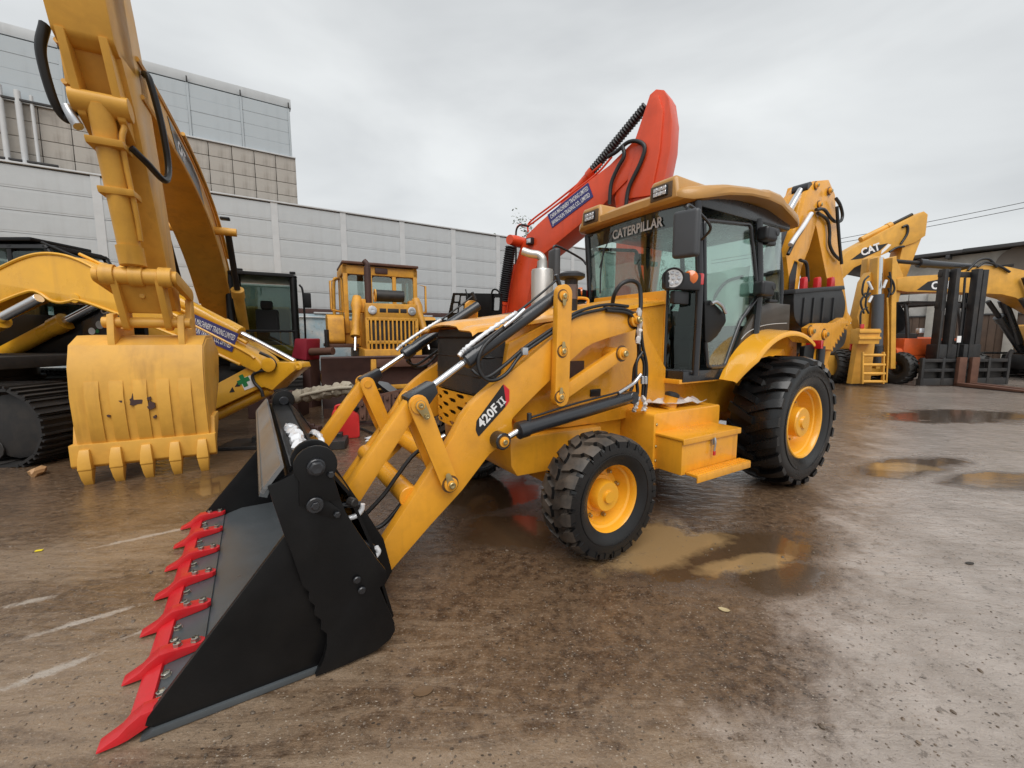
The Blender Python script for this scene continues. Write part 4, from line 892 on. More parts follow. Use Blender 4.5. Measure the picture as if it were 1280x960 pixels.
        iu, iz = S(863, 347, .40); lathe('indicator_lamp', (iu+.02, wf(.42), iz), (-.7, s*.7, 0), [(0, .06), (.02, .064), (.05, .058), (.065, .03), (.068, .001)], LENSO, cb, 22)
        box('rear_lens', (iu+.10, wf(.37), iz-.01), (.05, .04, .10), LENSR, cb, bevel=.012)
        box('lamp_bracket', (lu+.10, wf(.45), lz-.15), (.20, .05, .11), PLASTIC, cb, bevel=.012)
    # windscreen: one curved sheet
    rows = []
    for z, b_, e in ((1.93, 1.33, 1.43), (2.2, 1.345, 1.425), (2.45, 1.34, 1.40), (2.68, 1.32, 1.375)):
        r = []
        for k in range(13):
            t = -1+k/6; r.append((b_+(e-b_)*abs(t)**2.6, WC+t*(WC-wn-.01), z))
        rows.append(r)
    ws = sheet('windscreen', rows, .006, GLASS, cb)
    # dark sun strip printed across the top with the maker's lettering
    rows = []
    for z in (2.50, 2.67):
        b_, e = (1.338, 1.393) if z < 2.6 else (1.322, 1.376)
        rows.append([(b_+(e-b_)*abs(-1+k/6)**2.6-.004, WC+(-1+k/6)*(WC-wn-.03), z) for k in range(13)])
    sheet('sun_strip', rows, .001, BLKPR, ws)
    y0, z0 = F(766, 301, 1.325); y1, z1 = F(829, 284, 1.325)
    lettering('windscreen_lettering', 'CATERPILLAR', (1.318, y0, z0+.012), (0, -1, (z1-z0)/(y0-y1)*1.0), (0, 0, 1), .125, GREYPR, ws, bold=.003, extrude=.0006, sx=(y0-y1)/.77)
    # wiper
    tube('wiper', [(1.30, 1.50, 1.98), (1.30, 1.50, 2.2), (1.30, 1.46, 2.45)], .008, PLASTIC, ws); tube('wiper', [(1.31, 1.35, 2.60), (1.305, 1.44, 2.45), (1.30, 1.52, 2.25)], .006, PLASTIC, ws)
    # rear window frame, ceiling
    sheet('rear_window', [[(3.07, .52, z), (3.09, WC, z), (3.07, mir(.52), z)] for z in (1.56, 2.1)]+[[(2.93, .54, 2.64), (2.95, WC, 2.64), (2.93, mir(.54), 2.64)]], .006, GLASS, cb)
    box('headliner', (2.14, WC, 2.68), (1.5, 1.34, .05), CABI, cb)
    # inside: seat, steering wheel, consoles
    st = box('seat', (2.25, WC, 1.55), (.50, .52, .14), SEATM, LD, bevel=.04, seg=3); box('backrest', (2.52, WC, 1.90), (.14, .50, .66), SEATM, st, rot=Matrix.Rotation(R(12), 3, 'Y'), bevel=.05, seg=3); box('seat_base', (2.25, WC, 1.33), (.36, .40, .30), CABI, st)
    bm = bmesh.new(); M = Matrix.Translation((1.74, WC, 1.80)) @ Matrix.Rotation(R(-35), 4, 'Y')
    pts = [M @ Vector((math.cos(a*.3142)*.19, math.sin(a*.3142)*.19, 0)) for a in range(21)]; tube_bm(bm, pts, .016, 8)
    for a in (0, 2.1, 4.2): tube_bm(bm, [M @ Vector((0, 0, -.03)), M @ Vector((math.cos(a)*.18, math.sin(a)*.18, 0))], .012, 6)
    tube_bm(bm, [M @ Vector((0, 0, -.02)), (1.52, WC, 1.25)], .035, 8); link('steering_wheel', fin(bm, 'steering_wheel', 60), PLASTIC, LD)
    box('dashboard', (1.46, WC, 1.62), (.22, .62, .62), CABI, cb, bevel=.04); box('side_console', (2.25, mir(.62), 1.55), (.7, .26, .5), CABI, cb, bevel=.04); box('side_console', (2.4, .62, 1.50), (.45, .22, .3), CABI, cb, bevel=.04)
    for (u, w) in ((2.05, mir(.62)), (2.2, mir(.62)), (2.75, .95), (2.75, 1.25)): tube('control_lever', [(u, w, 1.7), (u-.02, w, 1.9), (u-.01, w, 2.02)], .012, PLASTIC, cb)
    # crumpled green film over the far window and a card behind the glass
    film = surf('green_film', (.50, .68, .60), .35, var=.25, bstr=.6, fine=9, coat=.5); film.node_tree.nodes['Principled BSDF'].inputs['Alpha'].default_value = .5
    rnd = random.Random(5)
    sheet('protective_film', [[(1.56+.78*i/9, .47+rnd.uniform(-.014, .014), 1.62+(.44+.16*i/9)*j/9+rnd.uniform(-.01, .01)) for i in range(10)] for j in range(10)], .002, film, cb, smooth=25)
    tube('grab_rail', [(1.62, .50, 1.58), (1.74, .47, 1.84), (1.92, .46, 2.02), (2.20, .46, 2.10)], .015, PLASTIC, cb)
    # yellow roof cap
    sec = [(1.20, .62, 2.690, 2.755), (1.225, .67, 2.665, 2.780), (1.29, .715, 2.655, 2.800), (1.42, .765, 2.675, 2.820), (1.65, .815, 2.725, 2.855), (1.95, .835, 2.765, 2.880), (2.22, .835, 2.780, 2.900), (2.28, .835, 2.78, 2.925), (2.50, .835, 2.765, 2.920), (2.60, .825, 2.745, 2.875), (2.75, .81, 2.715, 2.860), (2.95, .78, 2.680, 2.835), (3.08, .735, 2.67, 2.805), (3.14, .67, 2.685, 2.775)]
    rings = []
    for u, hw, zb, zt_ in sec:
        h = zt_-zb; o = [(-.92, 0), (-.99, .06), (-1.0, .20), (-.992, .55), (-.965, .74), (-.90, .88), (-.80, .94), (-.55, 1.0), (-.2, 1.06), (.2, 1.06), (.55, 1.0), (.80, .94), (.90, .88), (.965, .74), (.992, .55), (1.0, .20), (.99, .06), (.92, 0), (.4, .06), (-.4, .06)]
        rings.append([Vector((u, WC+q*hw, zb+h*v)) for q, v in o])
    box('roof_frame', (2.16, WC, 2.70), (1.62, 1.40, .15), BLACKP2, cb, bevel=.02)
    bm = bmesh.new(); rings_bm(bm, rings); rf = link('roof', fin(bm, 'roof', 30), YEL_ROOF, LD)
    for wf, s in ((lambda w: w, -1), (mir, 1)):
        # raised lamp housings at the front corners
        wl = .66
        bm = bmesh.new()
        def ring(u, a, b, z0, z1): return [Vector((u, wf(a), z0)), Vector((u, wf(b), z0)), Vector((u, wf(b+ (.03)), z1-.03)), Vector((u, wf(b+.05), z1)), Vector((u, wf(a-.05), z1)), Vector((u, wf(a-.03), z1-.03))]
        rings_bm(bm, [ring(1.195, .80, .50, 2.695, 2.86), ring(1.22, .82, .48, 2.67, 2.885), ring(1.40, .84, .48, 2.68, 2.88), ring(1.72, .86, .46, 2.74, 2.865)])
        hs = link('lamp_housing', fin(bm, 'lamp_housing', 30, .012), YEL_ROOF, rf)
        box('lamp_recess', (1.198, wf(wl), 2.775), (.02, .23, .13), surf('lamp_recess_brown', (.10, .06, .03), .6), rf, bevel=.008)
        lp = box('work_lamp', (1.185, wf(wl), 2.775), (.03, .15, .085), PLASTIC, rf, bevel=.006)
        boxes('lamp_lens', [((1.169, wf(wl)+dx, 2.775+dz), (.006, .042, .034)) for dx in (-.045, 0, .045) for dz in (-.019, .019)], LENSW, rf, bevel=.002)
cab()
# ---- fenders, tank, tool box, hoses
def rear_fender(wf, s):
    rows = []
    for k in range(17):
        a = R(151-k*5.7); rr = .985; row = []
        wo = .17+.10*max(0, 1-k/3)
        for w, dr in ((.405, .02), (.36, .012), (wo+.05, 0), (wo+.012, -.006), (wo, -.03), (wo, -.055)): row.append((2.69+math.cos(a)*(rr+dr), wf(w), .655+math.sin(a)*(rr+dr)*.93))
        rows.append(row)
    sheet('fender', rows, .010, YEL_HI, LD)
both(rear_fender)
def tanks():
    tk = prism('fuel_tank', ngon_round([(.77, .42), (1.68, .42), (1.68, .89), (.77, .89)], .03, 4), .30, .66, YEL, LD, bevel=.012)
    prism('fuel_tank', ngon_round([(.77, .42), (1.68, .42), (1.68, .89), (.77, .89)], .03, 4), mir(.66), mir(.30), YEL, LD, bevel=.012)
    for z in (.50, .62, .80): cyl('tank_bolt', (.80, .302, z), (.80, .29, z), .012, BRASS, tk, 6)
    u, z = S(836, 503, .42); lathe('filler_neck', (u+.02, .44, .88), (.25, -.1, 1), [(0, .09), (.02, .065), (.10, .055), (.11, .06)], YEL, tk, 20)
    lathe('filler_cap', (u+.048, .43, .985), (.25, -.1, 1), [(0, .055), (.005, .062), (.03, .062), (.038, .05), (.045, .03), (.046, .001)], PLASTIC, tk, 18)
    tb = box('tool_box', (1.18, .18, .575), (.76, .25, .27), YEL, LD, bevel=.008)
    box('tool_box_lid', (1.185, .175, .722), (.79, .275, .022), YEL, tb, bevel=.008); box('tool_box_lid_edge', (1.185, .044, .705), (.785, .012, .042), YEL, tb, bevel=.004)
    st = box('step', (1.22, .0, .452), (.74, .10, .022), YEL, tb, bevel=.004); box('step', (1.22, -.048, .428), (.74, .010, .05), YEL, tb, bevel=.003)
    bm = bmesh.new()
    for k in range(24):
        for j in range(3): cyl_bm(bm, (.87+.03*k, -.028+.028*j, .46), (.87+.03*k, -.028+.028*j, .468), .007, 8)
    link('tread_studs', fin(bm, 'tread_studs'), YEL, tb)
    u = S(891, 553, .04)[0]
    box('latch_plate', (u, .036, .665), (.03, .012, .05), ZINC, tb, bevel=.004); tube('latch', [(u, .026, .70), (u, .018, .665), (u, .022, .62), (u, .026, .585)], .009, ZINC, tb, 8); box('latch_tab', (u, .022, .572), (.026, .012, .036), RED, tb, bevel=.004)
    # crumpled clear plastic on the tank top
    rnd = random.Random(8)
    rows = [[(1.0+.07*i, .36+.05*j+rnd.uniform(-.01, .01), .905+rnd.uniform(0, .05)+(.02 if j in (2, 3) else 0)) for j in range(6)] for i in range(9)]
    sheet('plastic_wrap', rows, .003, WRAP, LD, smooth=20)
    # main hose bundle beside the firewall
    q = lambda px, py, w: (lambda t: (t[0], w, t[1]))(S(px, py, w))
    tube('arch_hose', [q(765, 384, .62), q(768, 368, .56), q(777, 355, .52), q(790, 351, .50), q(799, 358, .48), q(801, 378, .46), q(799, 400, .45), q(796, 425, .45)], .017, HOSE, LD, 10)
    for k, l in enumerate((((755, 385), (782, 387), (795, 398), (797, 420), (798, 445), (793, 460), (791, 480), (787, 492)), ((758, 388), (786, 392), (797, 410), (800, 440), (805, 455), (804, 480), (803, 497)), ((800, 395), (803, 430), (808, 455), (808, 480), (806, 500)), ((803, 440), (796, 452), (795, 470), (797, 490), (793, 497)))):
        tube('hydraulic_hose', [q(px, py, .44-.012*k) for px, py in l], .013, HOSE, LD, 8)
    for (px, py) in ((803, 474), (807, 474)): a = q(px, py-4, .40); b = q(px, py+6, .40); cyl('hose_ferrule', a, b, .017, ZINC, LD, 12)
    rnd = random.Random(4)
    for l in (((799, 385), (800, 410), (797, 430)), ((797, 495), (795, 508), (792, 514)), ((804, 495), (806, 508), (804, 514))):
        bm = bmesh.new(); tube_bm(bm, spline([q(px, py, .40) for px, py in l], 6), .012, 8, lambda i: .010+.012*abs(math.sin(i*1.1)))
        for v in bm.verts: v.co += Vector((rnd.uniform(-1, 1), rnd.uniform(-1, 1), rnd.uniform(-1, 1)))*.006
        link('film_wrap', fin(bm, 'film_wrap', 30), WRAP, LD)
tanks()
# ---- backhoe at the rear
BH_BLACK = surf('backhoe_bucket_black', (.016, .017, .019), .4, var=.25, dirt=.3, dirtcol=(.05, .045, .04))
def digger():
    w0 = WC
    P = lambda px, py, w=w0-.15: S(px, py, w)
    # rear frame, stabiliser legs and swing post
    prism('rear_frame', [(3.3, .55), (3.75, .50), (3.85, .62), (3.85, 1.05), (3.6, 1.15), (3.3, 1.1)], .35, mir(.35), YEL, LD, bevel=.015)
    prism('swing_post', [(3.80, .45), (4.15, .42), (4.35, .55), (4.42, 1.05), (4.2, 1.35), (3.9, 1.25), (3.8, .9)], w0-.16, w0+.16, YEL, LD, bevel=.02)
    for wf, s in ((lambda w: w, -1), (mir, 1)):
        sl = prism('stabiliser', [(3.62, .45), (3.80, .45), (3.80, 1.45), (3.62, 1.45)], *sorted((wf(.36), wf(.50))), YEL, LD, bevel=.012)
        cyl('stabiliser_ram', (3.71, wf(.33), 1.4), (3.71, wf(.33), .75), .045, CYLB, sl)
        box('stabiliser_foot', (3.72, wf(.44), .42), (.26, .26, .05), YEL, sl, bevel=.01)
        box('tail_lamp', (3.62, wf(.36), 1.42), (.06, .16, .10), LENSR, LD, bevel=.01)
    # boom: a bent box beam rising from the swing post
    boom = [P(982, 321), P(991, 296), P(1001, 262), P(1008, 240), P(1018, 227), P(1028, 240), P(1025, 262), P(1018, 285), P(1011, 310), P(1001, 335), P(997, 360), P(996, 412), (4.60, 1.0), (4.35, .72), (4.18, .95), (4.30, 1.45), P(984, 412), P(987, 362)]
    bo = prism('boom', boom, w0-.16, w0+.14, YEL, LD, bevel=.012)
    prism('boom_decal', [P(984.5, 398, w0-.16), P(986.5, 345, w0-.16), P(993, 326, w0-.16), P(996.5, 328, w0-.16), P(993, 360, w0-.16), P(992, 398, w0-.16)], w0-.164, w0-.159, BLKPR, bo, bevel=0)
    prism('boom_decal', [P(984.5, 406, w0-.16), P(984.5, 398, w0-.16), P(992, 398, w0-.16), P(991, 404, w0-.16)], w0-.164, w0-.159, REDPR, bo, bevel=0)
    # boom ram with bright rod lying on the boom
    c0 = P(974, 306); c1 = P(988, 276); c2 = P(1012, 234); cy = cyl('boom_ram', (c0[0]-.1, w0-.05, c0[1]-.35), (c1[0], w0-.05, c1[1]), .095, CYLB, LD); cyl('piston_rod', (c1[0], w0-.05, c1[1]), (c2[0], w0-.05, c2[1]), .05, CHROME, cy)
    lathe('ram_eye', (c2[0]+.02, w0-.15, c2[1]+.0), (0, 1, 0), [(0, .075), (.2, .075)], CYLB, cy, 18)
    # dipper hanging from the boom head
    dip = [P(1016, 262), P(1014, 240), P(1018, 226), P(1036, 224.5), P(1044, 243), P(1046, 275), P(1053, 337), P(1060, 390), P(1066, 400), P(1058, 412), P(1048, 398), P(1040, 372), P(1033, 345), P(1022, 290)]
    dp = prism('dipper', dip, w0-.15, w0+.19, YEL, LD, bevel=.012)
    for (px, py) in ((1020, 232), (1037, 239), (1024, 256)): u, z = P(px, py, w0-.165); pin('dipper_pin', u, z, w0-.165, dp, .045, .03)
    a, b = P(1049, 275), P(1053, 335); cyl('dipper_ram', (a[0]+.05, w0, a[1]), (b[0]+.06, w0, b[1]), .07, CYLB, LD)
    # black digging bucket folded under the boom, teeth up
    bw = .36; N_ = lambda px, py: S(px, py, w0-bw)
    prof = [N_(992, 362), N_(1052, 357), N_(1058, 378), N_(1056, 395), N_(1046, 408), N_(1030, 414), N_(1004, 412), N_(993, 400)]
    bk = prism('digging_bucket', ngon_round(prof, .12, 3), w0-bw, w0+bw, BH_BLACK, LD, bevel=.02)
    prism('bucket_rim', [N_(991, 367), N_(1054, 362), N_(1053, 357), N_(992, 361.5)], w0-bw-.025, w0+bw+.02, BH_BLACK, bk, bevel=.008)
    for x0 in (1008, 1025, 1042):
        prism('red_tooth', [N_(x0-2.6, 363), N_(x0+3, 361.5), N_(x0+3.4, 350), N_(x0+2.5, 345.5), N_(x0-1.2, 347), N_(x0-1.5, 353)], w0-bw+.01, w0-bw+.07, RED, bk, bevel=.012)
    prism('bucket_shell', ngon_round([N_(1036, 404), N_(1058, 396), N_(1070, 412), N_(1066, 432), N_(1048, 444), N_(1036, 436)], .1, 3), w0-bw+.1, w0+bw-.1, BH_BLACK, bk, bevel=.02)
    for x0 in (1004, 1016, 1028, 1041): prism('bucket_rib', [N_(x0, 372), N_(x0+1.6, 372), N_(x0-2, 408), N_(x0-3.6, 408)], w0-bw-.02, w0-bw+.01, BH_BLACK, bk, bevel=.004)
    # serrated gripping plate and its carrier
    zz = []
    A_, B_ = P(1036, 437, .6), P(1058, 401, .6)
    for k in range(9):
        t = k/8; x = A_[0]*(1-t)+B_[0]*t; z = A_[1]*(1-t)+B_[1]*t; zz.append((x, z)); 
        if k < 8: t2 = (k+.5)/8; zz.append((A_[0]*(1-t2)+B_[0]*t2+.055, A_[1]*(1-t2)+B_[1]*t2-.05))
    zz += [P(1052, 397, .6), P(1040, 404, .6), P(1018, 404, .6), P(1008, 410, .6), P(1010, 428, .6), P(1016, 436, .6)]
    sp_ = prism('serrated_plate', zz, .58, .66, YEL, LD, bevel=.004)
    for (px, py) in ((1013, 414), (1030, 418)): u, z = P(px, py, .58); pin('plate_pin', u, z, .58, sp_, .06, .04)
    prism('carrier', [P(1016, 434, .7), P(1036, 436, .7), P(1028, 462, .7), P(1006, 464, .7)], .66, .84, YEL, LD, bevel=.01)
    prism('mast_bracket', [(4.2, .95), (5.0, 1.05), P(1030, 440, .7), P(1012, 440, .7), (4.3, 1.3)], .70, .80, YEL, LD, bevel=.01)
    prism('guard', [P(1000, 433, .4), P(1013, 430, .4), P(1009, 463, .4), P(996, 468, .4)], .35, .40, BLACKP, LD, bevel=.006)
    # hoses around the boom head
    q = lambda px, py, w: (lambda t: (t[0], w, t[1]))(S(px, py, w))
    for l, w in ((((1020, 262), (1030, 262), (1038, 272), (1044, 277), (1051, 276), (1053, 268), (1050, 256), (1045, 248)), .9), (((1022, 266), (1034, 275), (1037, 290), (1037, 305), (1042, 317), (1050, 325)), .92), (((1010, 352), (1008, 330), (1000, 325)), .9), (((1046, 258), (1049, 300), (1052, 330)), .85), (((1012, 268), (1004, 285), (994, 300), (985, 318)), .90)):
        tube('hydraulic_hose', [q(px, py, w) for px, py in l], .022, HOSE, LD, 8)
    for l, w in ((((1014, 267), (1004, 283), (996, 294), (988, 306)), .88),): tube('wrapped_pipe', [q(px, py, w) for px, py in l], .03, FOIL, LD, 8)
digger()
# ------------------------------------------------------------------ excavators (local frame: x forward, y left, z up)
def track_loop(L, H, n):
    """points and tangents round a crawler of length L and height H"""
    r = H/2; straight = L-H; per = 2*straight+2*math.pi*r; out = []
    for k in range(n):
        s = per*k/n
        if s < straight: p = (-straight/2+s, 0); a = 0
        elif s < straight+math.pi*r:
            t = (s-straight)/r; p = (straight/2+math.sin(t)*r, r-math.cos(t)*r); a = t
        elif s < 2*straight+math.pi*r: p = (straight/2-(s-straight-math.pi*r), 2*r); a = math.pi
        else:
            t = (s-2*straight-math.pi*r)/r; p = (-straight/2-math.sin(t)*r, r+math.cos(t)*r); a = math.pi+t
        out.append((p[0], p[1], a))
    return out, per/n
def crawler(root, y, L, H, width, n, m_shoe, m_frame, single=True, m_roller=None):
    fr = prism('track_frame', ngon_round([(-L/2+H*.3, H*.28), (L/2-H*.3, H*.28), (L/2-H*.4, H*.72), (-L/2+H*.4, H*.72)], .08, 3), y-width*.22, y+width*.22, m_frame, root, bevel=.02)
    bm = bmesh.new(); pts, pitch = track_loop(L, H, n)
    box_bm(bm, (0, 0, .018), (pitch*.94, width, .03))
    for d in (-.36, 0.0, .36): box_bm(bm, (d*pitch, 0, -.012), (pitch*.10, width, .035))
    me = fin(bm, 'track_shoe', 40); me.materials.append(m_shoe)
    if single:
        for (x, z, a) in pts: link('track_shoe', me, None, fr, Matrix.Translation((x, y, z+.0)) @ Matrix.Rotation(-a, 4, 'Y'))
    else:
        bm = bmesh.new()
        for (x, z, a) in pts:
            k = len(bm.verts); bm.from_mesh(me); bm.verts.ensure_lookup_table(); M = Matrix.Translation((x, y, z)) @ Matrix.Rotation(-a, 4, 'Y')
            for v in bm.verts[k:]: v.co = M @ v.co
        o = link('track_shoes', fin(bm, 'track_shoes'), m_shoe, fr); o['kind'] = 'stuff'
    for sx, nm in ((1, 'idler_wheel'), (-1, 'sprocket')):
        lathe(nm, (sx*(L/2-H/2), y-width*.3, H/2), (0, 1, 0), [(0, H*.30), (.02, H*.42), (width*.25, H*.42), (width*.3, H*.3), (width*.35, H*.42), (width*.58, H*.42), (width*.6, H*.3)], m_roller or m_frame, fr, 20)
    for k in range(6):
        x = -L/2+H*.8+(L-H*1.6)*k/5; cyl('track_roller', (x, y-width*.32, H*.20), (x, y+width*.32, H*.20), H*.14, m_roller or m_frame, fr, 12)
def undercarriage(root, L, gauge, H, width, n, m_shoe, m_frame, single=True):
    for s in (-1, 1): crawler(root, s*gauge/2, L, H, width, n, m_shoe, m_frame, single)
    prism('car_body', [(-.9, H*.35), (.9, H*.35), (.8, H*.95), (-.8, H*.95)], -gauge/2+.1, gauge/2-.1, m_frame, root, bevel=.03)
    lathe('slew_ring', (0, 0, H*.9), (0, 0, 1), [(0, .62), (.1, .62), (.1, .56), (.22, .56)], m_frame, root, 28)
def cab_shell(root, x0, x1, y0, y1, z0, z1, mframe, mglass, slope=.18, name='cab', r=.045):
    """operator's cab: posts, sills, roof and separate panes"""
    zm = z0+(z1-z0)*.40; xt = x1-slope
    c = prism(name, [(x0, z0), (x1, z0), (x1, z0+.16), (x0, z0+.16)], y0, y1, mframe, root, bevel=.02)
    fp = [(x1-.02, z0+.1), (x1+.0, zm), (xt, z1-.06)]
    for y in (y0+r, y1-r):
        bm = bmesh.new(); tube_bm(bm, [(p[0]-r, y, p[1]) for p in fp], r, 8); link('post', fin(bm, 'post', 50), mframe, c)
        for x in (x0+r, x0+(x1-x0)*.48):
            box('post', (x, y, (z0+z1)/2), (.08, r*1.8, z1-z0-.1), mframe, c, bevel=.015)
        ys = y0+.01 if y < (y0+y1)/2 else y1-.01
        xm = x0+(x1-x0)*.48
        prism('side_window', ngon_round([(xm+.05, zm-.12), (x1-.09, zm-.05), (xt-.07, z1-.14), (xm+.05, z1-.14)], .05, 3), ys-.004, ys+.004, mglass, c, bevel=0)
        prism('side_window', ngon_round([(x0+.09, zm), (xm-.05, zm), (xm-.05, z1-.14), (x0+.09, z1-.14)], .05, 3), ys-.004, ys+.004, mglass, c, bevel=0)
        prism('door_skin', [(x0+.02, z0+.05), (x1-.05, z0+.05), (x1-.05, zm-.08), (x0+.02, zm-.04)], ys-.012, ys+.012, mframe, c, bevel=.004)
    prism('front_window', ngon_round([(y0+.10, zm+.02), (y1-.10, zm+.02), (y1-.10, z1-.15), (y0+.10, z1-.15)], .05, 3), 0, .008, mglass, c, axis='x', bevel=0)
    fw = c.children[-1]
    for v in fw.data.vertices: t = (v.co.z-zm)/(z1-zm); v.co.x += x1-.03+(xt-x1-.0)*t
    prism('front_window', ngon_round([(y0+.10, z0+.16), (y1-.10, z0+.16), (y1-.10, zm-.04), (y0+.10, zm-.04)], .05, 3), x1-.04, x1-.032, mglass, c, axis='x', bevel=0)
    box('cross_bar', (x1-.03, (y0+y1)/2, zm-.01), (.05, y1-y0-.06, .05), mframe, c, bevel=.01)
    prism('rear_window', ngon_round([(y0+.10, zm), (y1-.10, zm), (y1-.10, z1-.15), (y0+.10, z1-.15)], .05, 3), x0+.02, x0+.028, mglass, c, axis='x', bevel=0)
    bm = bmesh.new(); rings = []
    for x, dz in ((x0-.02, .03), (x0+.08, .0), (xt-.2, 0), (xt+.02, .03)):
        rings.append([Vector((x, y0-.01, z1-.10)), Vector((x, y0+.03, z1-.03-dz)), Vector((x, y0+.15, z1-dz)), Vector((x, y1-.15, z1-dz)), Vector((x, y1-.03, z1-.03-dz)), Vector((x, y1+.01, z1-.10))])
    rings_bm(bm, rings); link('cab_roof', fin(bm, 'cab_roof', 50, .01), mframe, c)
    ym = (y0+y1)/2; sx = x0+(x1-x0)*.42
    box('seat', (sx, ym, z0+.55), (.5, .5, .16), SEATM, c, bevel=.05); box('seat_back', (sx-.24, ym, z0+1.0), (.16, .48, .75), SEATM, c, bevel=.06); box('headrest', (sx-.24, ym, z0+1.48), (.12, .26, .2), SEATM, c, bevel=.05)
    for s in (-1, 1): box('console', (sx+.1, ym+s*.36, z0+.6), (.5, .16, .5), CABI, c, bevel=.03)
    return c
def ram(root, a, b, r, frac, m_barrel=None, m_rod=None, rod_r=.55, y=0, boot=False, name='cylinder'):
    """hydraulic cylinder from a (barrel end) to b (rod end), both (x, z)"""
    A_ = Vector((a[0], y, a[1])); B_ = Vector((b[0], y, b[1])); d = (B_-A_).normalized(); L = (B_-A_).length; f_ = L*frac
    o = lathe(name, A_, d, [(0, r*.5), (.02, r), (f_*.86, r), (f_*.86, r*1.18), (f_-.01, r*1.18), (f_, r*.9)], m_barrel or CYLB, root, 20)
    if boot:
        n = 26; prof = []
        for k in range(n): t0 = f_+(L-f_)*k/n; prof += [(t0, r*1.0), (t0+(L-f_)/n*.5, r*1.28)]
        lathe('rubber_boot', A_, d, prof+[(L, r)], PLASTIC, o, 16)
    else: cyl('piston_rod', A_+d*(f_-.02), B_, r*rod_r, m_rod or CHROME, o, 16)
    return o
def boom_beam(root, name, upper, lower, y0, y1, m, bevel=.015):
    return prism(name, upper+lower[::-1], y0, y1, m, root, bevel=bevel)
def banner(root, o, xd, yd, w, h, off, size, parent):
    """blue cloth banner with two white lines; o = lower left corner, off = direction away from the machine"""
    o = Vector(o); x = Vector(xd).normalized(); y = Vector(yd); y = (y-x*y.dot(x)).normalized(); n = Vector(off).normalized()
    v = [o, o+x*w, o+x*w+y*h, o+y*h]; v2 = [p+n*.006 for p in v]
    b_ = meshobj('banner', [tuple(p) for p in v+v2], [(0, 1, 2, 3), (4, 5, 6, 7), (0, 1, 5, 4), (1, 2, 6, 5), (2, 3, 7, 6), (3, 0, 4, 7)], BLUEPR, parent)
    for txt, f_, sc in (('CHINA MACHINERY TRADING LIMITED', .58, 1.0), ('JIANGCHUN TRADING CO., LIMITED', .15, 1.0)):
        l = lettering('banner_lettering', txt, o+x*w*.04+y*h*f_+n*.008, x, y, h*.40, WHITE, b_, bold=.001, extrude=.0005)
        xs = [q.co.dot(x) for q in l.data.vertices]; k = (w*.92)/(max(xs)-min(xs)); x0 = min(xs)
        for q in l.data.vertices: dx = q.co.dot(x)-x0; q.co += x*(dx*k-dx)
    return b_
